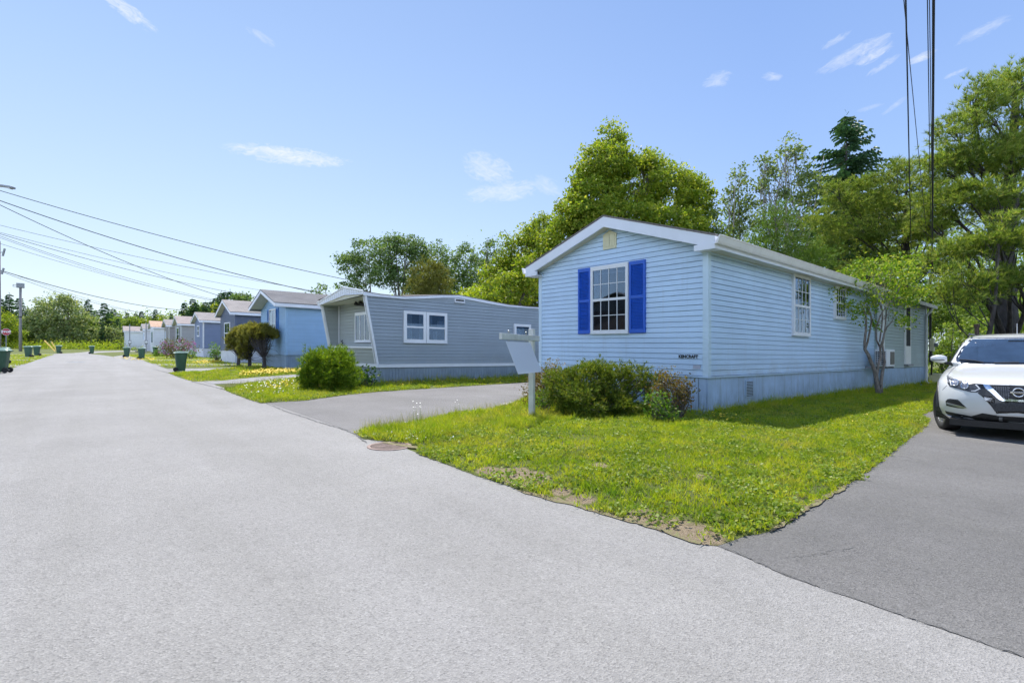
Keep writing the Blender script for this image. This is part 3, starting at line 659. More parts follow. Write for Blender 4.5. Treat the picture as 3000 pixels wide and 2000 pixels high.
# heat pump
hp = thing('heat_pump', (18.45, 4.2), 'white outdoor heat pump unit on brackets behind the small lawn tree', 'heat pump')
ht, hb_ = HZ(2596, 1023, 14.9), HZ(2596, 1074, 14.9)
v = MB(); v.box(18.0, 18.9, 4.06, 4.36, hb_, ht); v.build('casing', M['white'], hp, bevel=.015)
v = MB(); v.box(17.985, 18.0, 4.09, 4.33, hb_+.05, ht-.06); v.build('coil_vent', M['dark'], hp)
v = MB()
for i in range(8): z_ = hb_+.06+(ht-hb_-.13)*i/7; v.box(17.965, 17.984, 4.08, 4.34, z_, z_+.014)
for i in range(3): v.box(17.960, 17.9645, 4.12+i*.08, 4.13+i*.08, hb_+.06, ht-.06)
v.build('grille', M['white'], hp)
v = MB(); v.box(18.38, 18.80, 4.045, 4.06, hb_+.07, ht-.07); v.build('fan_opening', paint('fan_shadow', (.16, .15, .13), .7), hp)
for xk in (18.08, 18.78): v = MB(); v.box(xk, xk+.04, 4.06, 4.62, hb_-.05, hb_-.005); v.build('bracket', M['metal'], hp)
# --- 2: grey trailer with the slanted front
SG = siding_mat('grey_siding', (.29, .345, .40)); SGT = siding_mat('taupe_grey_siding', (.34, .38, .38))
Xb, Xt, Xw, Yn = 6.80, 6.40, 7.05, 14.50
Yf = 18.35
h2 = thing('mobile_home', (Xb, (Yn+Yf)/2), 'grey trailer home with slanted overhanging front and wavy white roof edge', 'house', 'mobile homes along the street')
S = Wall('S', Yn); zb2, zt2 = .66, 2.78
prof = [(6.40, 2.76, 2.90), (6.9, 2.75, 2.86), (7.3, 2.75, 2.85), (7.8, 2.75, 2.86), (8.5, 2.82, 2.94), (9.2, 2.90, 3.02), (9.9, 2.95, 3.07), (10.5, 2.90, 3.02), (11.2, 2.84, 2.96), (12.1, 2.79, 2.89), (13.0, 2.80, 2.88), (13.9, 2.82, 2.90), (20.0, 2.85, 2.93)]
def xfront(z): return Xb+(Xt-Xb)*(z-zb2)/(2.76-zb2)
mb = MB()
def topz(x):
    for a, b_ in zip(prof, prof[1:]):
        if x <= b_[0]: t = (x-a[0])/(b_[0]-a[0]); return a[1]+(b_[1]-a[1])*t
    return prof[-1][1]
z = zb2
laps(mb, S, lambda z: (xfront(z), 20.0), zb2, 2.74, .108)
# infill above under the wavy edge
for a, b_ in zip(prof, prof[1:]): mb.quad(S.p(a[0], 2.73, .006), S.p(b_[0], 2.73, .006), S.p(b_[0], b_[1]+.01, .006), S.p(a[0], a[1]+.01, .006))
laps(mb, S, lambda z: (8.9, 11.0), 2.74, 2.9, .108) if False else None
mb.quad((20, Yn, zb2), (20, Yf, zb2), (20, Yf, 2.85), (20, Yn, 2.85)); mb.quad((6.9, Yf, zb2), (20, Yf, zb2), (20, Yf, 2.85), (6.5, Yf, 2.85)); mb.quad((7.3, Yn+.05, .5), (20, Yn+.05, .5), (20, Yn+.05, 2.8), (7.3, Yn+.05, 2.8))
mb.build('wall', SG, h2)
Fw = Wall('F', Xw); Yc0, Yc1 = Yn+.12, Yf-.12
mb = MB(); laps(mb, Fw, lambda z: (Yc0, Yc1), 1.20, 2.72, .108)
# lower slanted panel
z = zb2
while z < 1.14:
    za, zc = z+.01, min(z+.108, 1.16); xa, xc = xfront(za)+.03, xfront(zc)+.03
    mb.quad((xa-.016, Yc0, za), (xa-.016, Yc1, za), (xc-.004, Yc1, zc), (xc-.004, Yc0, zc)); mb.quad((xa-.016, Yc0, za), (xa-.016, Yc1, za), (xa+.03, Yc1, za), (xa+.03, Yc0, za)); mb.quad((xa+.03, Yc0, z), (xa+.03, Yc1, z), (xa+.03, Yc1, za), (xa+.03, Yc0, za))
    z += .108
mb.quad((Xw+.05, Yc0, .6), (Xw+.05, Yc1, .6), (Xw+.05, Yc1, 2.75), (Xw+.05, Yc0, 2.75))
mb.build('front_wall', SGT, h2)
for yy, s, yo in ((Yf-.10, -1, Yf-.04), (Yn+.10, 1, Yn+.04)):
    mb = MB(); wl = Wall('S', yy); z = 1.2
    while z < 2.7:
        zt_ = min(z+.108, 2.72); mb.quad((xfront(z), yy-.012, z+.01), (Xw, yy-.012, z+.01), (Xw, yy, zt_), (xfront(zt_), yy, zt_)); mb.quad((xfront(z), yy-.012, z+.01), (Xw, yy-.012, z+.01), (Xw, yy+.03, z+.01), (xfront(z), yy+.03, z+.01)); z += .108
    mb.quad((Xb, yo, .66), (7.1, yo, .66), (7.1, yo, 2.75), (Xt, yo, 2.75)); mb.build('side_fin', SGT, h2)
for y_ in (Yn-.022, Yn+.085, Yf-.125, Yf-.02):
    tr = MB(); tr.slab([(xfront(.66)-.02, y_, .66), (xfront(2.76)-.02, y_, 2.76), (xfront(2.76)+.045, y_, 2.76), (xfront(.66)+.045, y_, .66)], (0, .042, 0)); tr.build('corner_trim', M['white'], h2)
tr = MB(); tr.box(Xw-.05, Xw-.02, Yf-.19, Yf-.145, 1.2, 2.68); tr.box(xfront(1.18)-.0, Xw-.02, Yc0, Yc1, 1.165, 1.20); tr.box(xfront(1.18)-.012, xfront(1.18)-.0005, Yc0, Yc1, 1.15, 1.205)
tr.build('ledge_trim', M['white'], h2)
tr = MB(); tr.box(xfront(.6)-.03, xfront(.6)+.02, Yn-.03, Yf+.02, .55, .66); tr.box(xfront(.6)+.021, 20, Yn-.03, Yn+.02, .551, .661); tr.build('belt_trim', M['white'], h2)
c = MB(); SKG = paint('grey_blue_skirting', (.24, .31, .40), .7, .12, 2.5, streak=.4)
battens(c, Wall('F', Xb+.08), Yn+.05, Yf, -.15, .55, .11, seed=7); battens(c, Wall('S', Yn+.03), Xb+.08, 20, -.15, .55, .11, seed=8); c.quad((Xb+.14, Yn+.1, -.1), (20, Yn+.1, -.1), (20, Yn+.1, .55), (Xb+.14, Yn+.1, .55)); c.build('skirting', SKG, h2)
c = MB(); x_ = Xt-.06
yr, yl, ya = Yn-.05, Yf+.12, 15.95
zz = lambda y, a, b_, c_: a+(b_-a)*(y-yr)/(ya-yr) if y < ya else b_+(c_-b_)*(y-ya)/(yl-ya)
n = 22
for i in range(n):
    y0_ = yr+(yl-yr)*i/n; y1_ = yr+(yl-yr)*(i+1)/n
    t0, t1 = zz(y0_, 2.90, 3.13, 2.77), zz(y1_, 2.90, 3.13, 2.77); b0, b1 = zz(y0_, 2.80, 2.88, 2.66), zz(y1_, 2.80, 2.88, 2.66)
    c.quad((x_, y0_, b0), (x_, y1_-.01, b1), (x_-.02, y1_-.01, t1), (x_-.02, y0_, t0)); c.quad((x_, y1_-.01, b1), (x_+.012, y1_, b1), (x_-.008, y1_, t1), (x_-.02, y1_-.01, t1))
c.build('front_fascia', M['fascia'], h2)
c = MB(); c.tube([(x_-.025, yl, 2.77), (x_-.03, ya, 3.13), (x_-.025, yr, 2.90)], .022, 6); c.tube([(x_-.005, yl, 2.66), (x_-.005, ya, 2.88), (x_-.005, yr, 2.80)], .016, 6)
for a, b_ in zip(prof, prof[1:]): c.slab([(a[0]-.06, Yn-.05, a[1]), (b_[0]-.06, Yn-.05, b_[1]), (b_[0]-.06, Yn-.05, b_[2]-.03), (a[0]-.06, Yn-.05, a[2]-.03)], (0, .05, 0))
c.build('roof_edge_trim', M['fascia'], h2)
c = MB()
for a, b_ in zip(prof, prof[1:]):
    for s, yy in ((0, Yn-.06), (1, Yf+.1)):
        c.slab([(a[0]-.06, yy, a[2]-.03), (b_[0]-.06, yy, b_[2]-.03), (b_[0]-.06, (Yn+Yf)/2, b_[2]+.10), (a[0]-.06, (Yn+Yf)/2, a[2]+.10)], (0, 0, .02))
c.build('roof', SHP, h2)
c = MB(); c.quad((Xt-.05, Yn, 2.74), (Xw+.02, Yn, 2.70), (Xw+.02, Yf, 2.70), (Xt-.05, Yf, 2.68)); c.slab([(x_+.02, Yn, 2.78), (x_+.02, 15.95, 2.87), (x_+.02, Yf, 2.68)], (.02, 0, 0)); c.build('soffit', M['soffit'], h2)
f_ = window(h2, Fw, Yn+.55, Yn+.55+1.62, 1.36, 2.36, fw=.06, slide=[Yn+.55+1.62*q for q in (.26, .5, .74)], curtain=[(Yn+.62, Yn+2.1, 2.0, 2.3)], top=.10)
window(h2, S, 7.69, 8.50, 1.36, 2.38, fw=.10, rail=1.86, curtain=[(7.79, 8.0, 1.46, 2.28), (8.25, 8.4, 1.46, 2.28), (7.79, 8.4, 1.88, 1.95)])
window(h2, S, 8.515, 9.33, 1.36, 2.38, fw=.10, rail=1.86, curtain=[(8.62, 8.76, 1.9, 2.28), (8.95, 9.23, 1.9, 2.1), (8.8, 8.95, 1.46, 1.75)])
window(h2, S, 12.36, 13.22, 1.60, 2.16, fw=.10)
window(h2, S, 9.66, 10.07, 2.80, 2.92, fw=.025, depth=.055)
c = MB(); S.box(c, 12.1, 13.4, 2.2, 2.6, .0, .0)
lt = MB(); yL = 16.0; lt.box(6.98, 7.03, yL-.08, yL+.08, 2.56, 2.68); o = lt.build('floodlight', M['black'], h2)
for s in (-1, 1):
    v = MB(); v.tube([(7.0, yL+s*.04, 2.60), (6.88, yL+s*.17, 2.62), (6.8, yL+s*.22, 2.66)], [.02, .05, .07], 10); v.build('lamp_head', M['black'], o)
v = MB(); v.tube([(6.99, 17.75, 1.42), (6.95, 17.78, 1.38), (6.98, 17.72, 1.32), (6.95, 17.78, 1.26), (6.99, 17.75, 1.22)], .022, 6); v.build('wall_ornament', M['black'], h2)
# --- the row beyond
def simple(label, cx_px, D, Yw, L, sidc, skc, roofm, zs=.74, ze=3.2, zr=4.0, ohf=.35, **k):
    x, y = W(cx_px, D)
    return house('mobile_home', label, x, x+L, y, y+Yw, zs, ze, zr, siding_mat('siding_%s' % label[:14].replace(' ', '_'), sidc), paint('skirt_'+label[:10], skc, .7, .1), roofm, paint('trim_'+label[:10], k.pop('trimc', sidc), .5), ohf=ohf, ohs=.28, fh=k.pop('fh', .17), **k)+((x, y),)
SH3 = shingle_mat('grey_shingles', (.09, .09, .10), (.14, .14, .15)); SH4 = shingle_mat('pale_shingles', (.19, .175, .175), (.27, .25, .24)); SHO = shingle_mat('orange_shingles', (.42, .27, .18), (.50, .34, .24)); SHW = shingle_mat('rosy_shingles', (.25, .20, .19), (.32, .28, .26))
h3, F3, S3, (x3, y3) = simple('sky blue mobile home with deep gable overhang behind the topiary pines', 838, 24.6, 4.6, 17, (.27, .45, .68), (.22, .31, .42), SH3, zs=.76, ze=3.22, zr=3.95, ohf=.62, smooth_gable=.62, trimc=(.27, .45, .68))
window(h3, F3, y3+1.62, y3+2.85, 1.88, 3.12, slide=[y3+2.2]); shutter(h3, F3, y3+1.18, y3+1.60, 1.85, 3.14, M['shut2']); shutter(h3, F3, y3+2.88, y3+3.25, 1.85, 3.14, M['shut2'])
SKW = (.60, .62, .66)
h4, F4, S4, (x4, y4) = simple('dark slate blue mobile home with white skirting behind the leafy shrub', 688.6, 32.4, 4.6, 15, (.085, .115, .19), SKW, SH4, zs=.83, ze=3.28, zr=4.12, trimc=(.09, .12, .2), smooth_gable=.75)
window(h4, F4, y4+1.35, y4+3.1, 1.32, 2.72, cols=2, rows=1, rail=2.0, fw=.07)
h5, F5, S5, (x5, y5) = simple('slate blue mobile home with white corner posts behind the flowering rhododendron', 595, 45.5, 4.7, 15, (.16, .21, .34), SKW, SH4, zs=.86, ze=3.34, zr=4.1, trimc=(.62, .65, .7))
window(h5, F5, y5+1.9, y5+3.0, 1.95, 3.0, rail=2.5, fw=.11)
h6, F6, S6, (x6, y6) = simple('taupe mobile home with pale front and dark shuttered window', 529.6, 55, 4.6, 14, (.34, .34, .35), SKW, SHW, zs=.9, ze=3.4, zr=4.25, trimc=(.5, .52, .54))
window(h6, F6, y6+1.2, y6+3.0, 1.6, 3.1, fw=.1, rail=2.3); shutter(h6, F6, y6+.75, y6+1.18, 1.6, 3.1, M['metal'], False); shutter(h6, F6, y6+3.02, y6+3.4, 1.6, 3.1, M['metal'], False)
h7, F7, S7, (x7, y7) = simple('narrow brownish grey mobile home between the taupe and the white one', 494.6, 63, 4.8, 14, (.26, .25, .26), SKW, SH4, zs=.9, ze=3.5, zr=4.25, trimc=(.5, .5, .5))
window(h7, F7, y7+2.9, y7+3.9, 1.9, 2.9, fw=.1)
h8, F8, S8, (x8, y8) = simple('white mobile home with orange shingle roof', 450, 70, 4.8, 13, (.66, .69, .73), SKW, SHO, zs=.75, ze=3.5, zr=4.35, trimc=(.66, .69, .73))
window(h8, F8, y8+.4, y8+3.3, 1.3, 3.0, fw=.1, slide=[y8+1.3, y8+2.3])
h9, F9, S9, (x9, y9) = simple('pale grey mobile home with a lamp post in front', 425, 80, 4.9, 10, (.58, .61, .66), SKW, SH4, zs=.8, ze=3.5, zr=4.3, trimc=(.6, .62, .66))
window(h9, F9, y9+1.2, y9+2.8, 1.7, 3.0, fw=.1)
h10, F10, S10, (x10, y10) = simple('white mobile home with rosy roof at the far end of the row', 368, 92, 5.0, 14, (.64, .66, .70), SKW, SHW, zs=.8, ze=3.45, zr=4.3, trimc=(.64, .66, .70))
window(h10, F10, y10+1.5, y10+3.2, 1.7, 3.1, fw=.1)

hx = thing('mobile_home', (-10, 6), 'brown mobile home across the street, behind the camera', 'house', 'mobile homes along the street')
mb = MB(); mb.box(-24, -9.5, 3.5, 8.5, 0, 3.1); mb.build('wall', paint('brown_wall', (.16, .10, .08), .7), hx)
mb = MB(); mb.slab([(-24.3, 3.2, 3.05), (-9.2, 3.2, 3.05), (-9.2, 6, 4.1), (-24.3, 6, 4.1)], (0, 0, .05)); mb.slab([(-24.3, 8.8, 3.05), (-9.2, 8.8, 3.05), (-9.2, 6, 4.1), (-24.3, 6, 4.1)], (0, 0, .05)); mb.poly([(-9.5, 3.5, 3.1), (-9.5, 8.5, 3.1), (-9.5, 6, 4.05)]); mb.build('roof', SHG, hx)

hx = thing('mobile_home', (-9, 20), 'dark brown mobile home across the street, out of view to the left', 'house', 'mobile homes along the street')
mb = MB(); mb.box(-24, -8.6, 16.5, 23.5, 0, 3.4); mb.build('wall', paint('dark_brown_wall', (.10, .065, .05), .7), hx)
mb = MB(); mb.slab([(-24.3, 16.2, 3.35), (-8.3, 16.2, 3.35), (-8.3, 20, 4.5), (-24.3, 20, 4.5)], (0, 0, .05)); mb.slab([(-24.3, 23.8, 3.35), (-8.3, 23.8, 3.35), (-8.3, 20, 4.5), (-24.3, 20, 4.5)], (0, 0, .05)); mb.poly([(-8.6, 16.5, 3.4), (-8.6, 23.5, 3.4), (-8.6, 20, 4.45)]); mb.build('roof', SHG, hx)
# ---------------------------------------------------------------- car
CARW, nt, out = mat('white_car_paint'); 
p_ = principled(nt, out, (.68, .69, .70), .28); p_.inputs['Coat Weight'].default_value = 1; p_.inputs['Coat Roughness'].default_value = .03
CARB, nt, out = mat('blue_car_paint'); p_ = principled(nt, out, (.02, .11, .55), .3); p_.inputs['Coat Weight'].default_value = 1; p_.inputs['Coat Roughness'].default_value = .03
GLC = glass_mat('windscreen_glass', (.10, .15, .20), .28)
CHR, nt, out = mat('chrome'); principled(nt, out, (.75, .77, .8), .10, Metallic=1.0)
TRIM = paint('dark_plastic_trim', (.020, .021, .024), .5, .15, 6); GLOSSB, nt, out = mat('gloss_black'); principled(nt, out, (.012, .013, .016), .12)
HLG = glass_mat('headlight_glass', (.6, .65, .7), .12); ALLOY, nt, out = mat('alloy'); principled(nt, out, (.55, .56, .58), .3, Metallic=.85)
LV = [(.20, .26, 4.15, .78, .35, 2.6), (.30, .10, 4.30, .88, .55, 2.6), (.40, .04, 4.36, .905, .6, 2.6), (.52, .02, 4.38, .915, .64, 2.5), (.62, .03, 4.38, .92, .68, 2.5), (.72, .05, 4.37, .92, .72, 2.5),
      (.79, .08, 4.35, .918, .75, 2.5), (.825, .14, 4.34, .912, .78, 2.45), (.86, .26, 4.33, .905, .82, 2.4), (.90, .44, 4.32, .895, .88, 2.35), (.94, .66, 4.30, .885, .94, 2.3), (.975, .88, 4.29, .872, .95, 2.3), (1.005, 1.06, 4.28, .86, .85, 2.4), (1.03, 1.18, 4.27, .85, .6, 2.7),
      (1.06, 1.25, 4.26, .83, .40, 3), (1.16, 1.42, 4.22, .795, .34, 3.0), (1.28, 1.64, 4.14, .755, .32, 3.0), (1.40, 1.88, 4.03, .705, .32, 2.9), (1.47, 2.04, 3.92, .66, .34, 2.7), (1.51, 2.18, 3.84, .62, .4, 2.5), (1.545, 2.42, 3.7, .54, .5, 2.3), (1.565, 2.75, 3.4, .38, .5, 2.1), (1.575, 3.0, 3.2, .15, .3, 2)]
def car_body():
    K, Sg, Rr = 16, 14, 8; rows = []
    for z, xf, xr, w_, cf, n in LV:
        w_ *= .975
        h = []
        for i in range(K+1):
            t = math.pi/2*i/K; h.append((xf+cf*(1-math.cos(t)**(2/n)), w_*math.sin(t)**(2/n)))
        xe = xr-.45 if xr-.45 > xf+cf+.05 else xf+cf+.05
        for i in range(1, Sg+1): h.append((xf+cf+(xe-xf-cf)*i/Sg, w_*(1-(.02 if i == Sg else 0))))
        for i in range(1, Rr+1):
            t = math.pi/2*i/Rr; h.append((xe+(xr-xe)*math.sin(t)**(2/2.6), w_*.98*math.cos(t)**(2/2.6)))
        full = h+[(x, -y) for x, y in h[-2:0:-1]]
        rows.append([(x, y, z) for x, y in full])
    n = len(rows[0]); vs = [p for r in rows for p in r]; fs = []
    for i in range(len(rows)-1):
        for k in range(n): fs.append((i*n+k, i*n+(k+1) % n, (i+1)*n+(k+1) % n, (i+1)*n+k))
    fs.append(tuple(range(n))[::-1]); fs.append(tuple((len(rows)-1)*n+k for k in range(n)))
    bm = bmesh.new(); bv = [bm.verts.new(v) for v in vs]
    for f in fs: bm.faces.new([bv[i] for i in f])
    bmesh.ops.remove_doubles(bm, verts=bm.verts, dist=1e-4); bmesh.ops.recalc_face_normals(bm, faces=bm.faces)
    return bm
def wheel(parent, x, y, steer, nm='wheel', R_w=.345):
    s = 1 if y > 0 else -1
    e = bpy.data.objects.new('t', None)
    T = MB(); T.lathe([(.235, -.10), (.30, -.115), (.335, -.10), (R_w, -.07), (R_w+.001, 0), (R_w, .07), (.335, .10), (.30, .115), (.245, .10), (.235, .08), (.235, -.10)], ax='y', n=40)
    t = T.build(nm, M['rubber'], parent, site=False, smooth=True); t.location = (x, y, R_w); t.rotation_euler = (0, 0, steer)
    Rm = MB(); Rm.lathe([(.24, -.10), (.24, .085*1), (.225, .092), (.215, .08), (.213, -.05), (.0, -.05)] if s > 0 else [(.24, .10), (.24, -.085), (.225, -.092), (.215, -.08), (.213, .05), (.0, .05)], ax='y', n=40)
    for k in range(5):
        for dd in (-.13, .13):
            a = 2*math.pi*k/5+dd; b_ = 2*math.pi*k/5+dd*1.15
            Rm.obox((.04*math.cos(a), s*.055, .04*math.sin(a)), (.222*math.cos(b_), s*.078, .222*math.sin(b_)), .030, .026, up=(0, 1, 0))
    Rm.lathe([(.0, s*.085), (.045, s*.082), (.055, s*.05)], ax='y', n=16)
    Rm.build('rim', ALLOY, t, site=False, smooth=False)
    D = MB(); D.lathe([(.0, s*.0), (.15, s*.0), (.15, s*-.02), (0, s*-.02)], ax='y', n=24); D.build('brake_disc', M['steel'], t, site=False)
    return t
def build_body(car, paintm):
    bm = car_body(); me = bpy.data.meshes.new('body'); bm.to_mesh(me); bm.free(); me.materials.append(paintm); me.materials.append(M['black'])
    b = bpy.data.objects.new('body', me); COL.objects.link(b)
    cut = MB()
    for x in (.88, 3.53):
        for s in (1, -1): cut.lathe([(0, s*.56), (.385, s*.56), (.385, s*1.1), (0, s*1.1)], (x, 0, .345), 'y', 40)
    c = cut.build('cutter', M['black'], None, (0, 0, 0), site=False)
    md = b.modifiers.new('x', 'BOOLEAN'); md.object = c; md.operation = 'DIFFERENCE'; md.solver = 'EXACT'
    bpy.context.view_layer.update(); dg = bpy.context.evaluated_depsgraph_get()
    nm = bpy.data.meshes.new_from_object(b.evaluated_get(dg)); b.modifiers.clear(); b.data = nm; bpy.data.objects.remove(c)
    for p in nm.polygons:
        p.use_smooth = True
        cx = p.center
        if abs(cx.y) < .60 and cx.z < .75 and (.45 < cx.x < 1.3 or 3.1 < cx.x < 3.95): p.material_index = 1; p.use_smooth = False
    nm.materials.clear(); nm.materials.append(paintm); nm.materials.append(M['black'])
    bm = bmesh.new(); bm.from_mesh(nm)
    for e in bm.edges:
        if len(e.link_faces) == 2 and e.calc_face_angle(0) > math.radians(38): e.smooth = False
    bm.to_mesh(nm); bm.free()
    b.parent = car; return b
CA = math.radians(4.5); CF = (9.70, .71)
car = thing('parked_car', CF, 'white compact SUV parked on the right driveway with its nose to the street', 'car', 'parked cars', rz=CA)
body = build_body(car, CARW)
bvh = BVHTree.FromObject(body, bpy.context.evaluated_depsgraph_get()) if False else None
bm = bmesh.new(); bm.from_mesh(body.data); bvh = BVHTree.FromBMesh(bm); 
cz = G(*CF); Rz = Matrix.Rotation(-CA, 3, 'Z'); camL = Rz @ Vector((0-CF[0], 0-CF[1], EYE-cz))
def hit(px, py):
    d = Rz @ vdir(px, py); r = bvh.ray_cast(camL, d)
    return (r[0], r[1]) if r[0] is not None else (None, None)
def panel(name, pts, mt, parent, off=.006, thick=.012, step=7, mirror=True, org=None, smooth=True, hold=None):
    if org: pts = [(org[0]+x/org[2], org[1]+y/org[2]) for x, y in pts]
    rg = []
    for i in range(len(pts)):
        a = pts[i]; c = pts[(i+1) % len(pts)]; n = max(1, int(math.hypot(c[0]-a[0], c[1]-a[1])/step))
        for k in range(n): rg.append((a[0]+(c[0]-a[0])*k/n, a[1]+(c[1]-a[1])*k/n))
    vv = [Vector(p) for p in rg]; n = len(vv)
    xs = np.arange(min(p[0] for p in rg), max(p[0] for p in rg), step); ys = np.arange(min(p[1] for p in rg), max(p[1] for p in rg), step)
    arr = np.array(rg)
    q = [Vector((float(a)+.3, float(c)+.2)) for a in xs for c in ys if inside((a+.3, c+.2), rg) and np.min(np.hypot(arr[:, 0]-a, arr[:, 1]-c)) > step*.4]
    V, E_, F_, *_r = delaunay_2d_cdt(vv+q, [(i, (i+1) % n) for i in range(n)], [], 1, 1e-4)
    co = []; last = None
    for p in V:
        h_, nn = hit(p.x, p.y)
        if h_ is None:
            co.append(None); continue
        co.append((h_+nn*off, nn))
    mb = MB(); idx = {}; 
    ok = [f for f in F_ if all(co[i] is not None for i in f)]
    def addside(sg):
        base = len(mb.v); mp = {}
        for f in ok:
            for i in f:
                if i not in mp:
                    mp[i] = len(mb.v); v = co[i][0]; mb.v.append((v.x, v.y*sg, v.z)); w_ = co[i][0]-co[i][1]*thick; mb.v.append((w_.x, w_.y*sg, w_.z))
        ed = {}
        for f in ok:
            mb.f.append(tuple(mp[i] for i in f)); 
            for a, c in zip(f, list(f[1:])+[f[0]]):
                k = (min(a, c), max(a, c)); ed[k] = ed.get(k, 0)+1
        for (a, c), m_ in ed.items():
            if m_ == 1: mb.f.append((mp[a], mp[c], mp[c]+1, mp[a]+1))
    addside(1)
    if mirror == True: addside(-1)
    o = mb.build(name, mt, parent, site=False)
    if mirror == 'copy':
        c = o.copy(); c.data = o.data.copy(); COL.objects.link(c)
        for v in c.data.vertices: v.co.y *= -1
        c.data.flip_normals()
        return o, c
    return o
OG = (2700, 960, 5.227)
# glasshouse, built in car coordinates on the body
def uvpanel(name, pts, mt, parent, off, thick=.01, axis='x', n=14, mirror=False):
    # pts: (y, z) outline cast backwards along +x, or (x, z) cast inward along -y
    x0 = min(p[0] for p in pts); x1 = max(p[0] for p in pts); z0 = min(p[1] for p in pts); z1 = max(p[1] for p in pts); st = (x1-x0)/n
    rg = []
    for i in range(len(pts)):
        a = pts[i]; c = pts[(i+1) % len(pts)]; m_ = max(1, int(math.hypot(c[0]-a[0], c[1]-a[1])/st))
        for k in range(m_): rg.append((a[0]+(c[0]-a[0])*k/m_, a[1]+(c[1]-a[1])*k/m_))
    vv = [Vector(p) for p in rg]; arr = np.array(rg)
    q = [Vector((float(a), float(c))) for a in np.arange(x0+st*.5, x1, st) for c in np.arange(z0+st*.5, z1, st) if inside((a, c), rg) and np.min(np.hypot(arr[:, 0]-a, arr[:, 1]-c)) > st*.35]
    V, E_, F_, *_r = delaunay_2d_cdt(vv+q, [(i, (i+1) % len(vv)) for i in range(len(vv))], [], 1, 1e-5)
    outs = []
    for sg in ((1, -1) if mirror else (1,)):
        mb = MB(); co = []
        for p in V:
            o_, d_ = ((-1, p.x, p.y), (1, 0, 0)) if axis == 'x' else ((p.x, 2*sg, p.y), (0, -sg, 0))
            r = bvh.ray_cast(Vector(o_), Vector(d_)); co.append(r)
        n_ = len(V)
        for r in co:
            h_ = r[0] if r[0] is not None else Vector((0, 0, 0)); nn = r[1] if r[1] is not None else Vector((0, 0, 1)); mb.v.append(tuple(h_+nn*off))
        for r in co:
            h_ = r[0] if r[0] is not None else Vector((0, 0, 0)); nn = r[1] if r[1] is not None else Vector((0, 0, 1)); mb.v.append(tuple(h_+nn*(off-thick)))
        ed = {}
        for f in F_:
            if any(co[i][0] is None for i in f): continue
            mb.f.append(tuple(f))
            for a, c in zip(f, list(f[1:])+[f[0]]):
                k = (min(a, c), max(a, c)); ed[k] = ed.get(k, 0)+1
        for (a, c), m_ in ed.items():
            if m_ == 1: mb.f.append((a, c, c+n_, a+n_))
        outs.append(mb.build(name, mt, parent, site=False))
    return outs
wsb = uvpanel('windscreen_seal', [(-.76, 1.055), (.76, 1.055), (.68, 1.30), (.575, 1.485), (-.575, 1.485), (-.68, 1.30)], GLOSSB, car, .004)[0]
uvpanel('windscreen', [(-.715, 1.075), (.715, 1.075), (.645, 1.30), (.55, 1.455), (-.55, 1.455), (-.645, 1.30)], None or paint('windscreen_tint', (.03, .055, .10), .05, .4, 1.5), car, .009)
uvpanel('side_window', [(1.55, 1.08), (2.6, 1.10), (2.6, 1.42), (2.1, 1.42), (1.75, 1.24)], GLOSSB, car, .006, axis='y', mirror=True)
uvpanel('side_window', [(2.68, 1.10), (3.7, 1.14), (3.6, 1.38), (3.3, 1.42), (2.68, 1.42)], GLOSSB, car, .006, axis='y', mirror=True)
# wheel arch and sill cladding
for x in (.88, 3.53):
    for s in (1, -1):
        mb = MB(); pr = []
        n = 26; a0, a1 = math.radians(-18), math.radians(198)
        for i in range(n+1):
            a = a0+(a1-a0)*i/n
            for r_ in (.378, .455):
                px_, pz_ = x+r_*math.cos(a), .345+r_*math.sin(a)
                rr = bvh.ray_cast(Vector((px_, 2*s, max(pz_, .21))), Vector((0, -s, 0)))
                yy = rr[0].y if rr[0] is not None and abs(rr[0].y) > .7 else s*.90
                if r_ < .4: yy = s*max(abs(yy), .86)
                pr.append((px_, yy+s*.012, pz_)); pr.append((px_, yy-s*.03, pz_))
        mb.v = pr
        for i in range(n):
            k = i*4; mb.f += [(k, k+2, k+6, k+4), (k, k+1, k+5, k+4), (k+2, k+3, k+7, k+6)]
        mb.build('arch_cladding', TRIM, car, site=False, smooth=False)
wheel(car, .88, .785, math.radians(20)); wheel(car, .88, -.785, math.radians(20)); wheel(car, 3.53, .80, 0); wheel(car, 3.53, -.80, 0)
# front details traced on the body
BLKZ = panel('grille_surround', [(830, 862), (1000, 872), (1568, 893), (1640, 893), (1640, 1300), (1568, 1300), (1150, 1310), (1060, 1190), (950, 1070), (860, 1000), (905, 945)], GLOSSB, car, .004, .02, org=OG)
gr_ = panel('grille', [(1060, 885), (1568, 897), (1640, 898), (1640, 1085), (1568, 1085), (1285, 1078), (1190, 1005)], TRIM, car, .010, .01, org=OG)
panel('number_plate_panel', [(1050, 1150), (1568, 1150), (1640, 1150), (1640, 1275), (1120, 1275)], paint('speckled_plastic', (.05, .052, .06), .7, .5, 60), car, .009, .01, org=OG)
panel('chrome_wing', [(945, 868), (1035, 878), (1130, 965), (1235, 1075), (1290, 1096), (1568, 1104), (1640, 1104), (1640, 1134), (1568, 1134), (1235, 1120), (1185, 1098), (1045, 975), (975, 925)], CHR, car, .022, .02, org=OG)
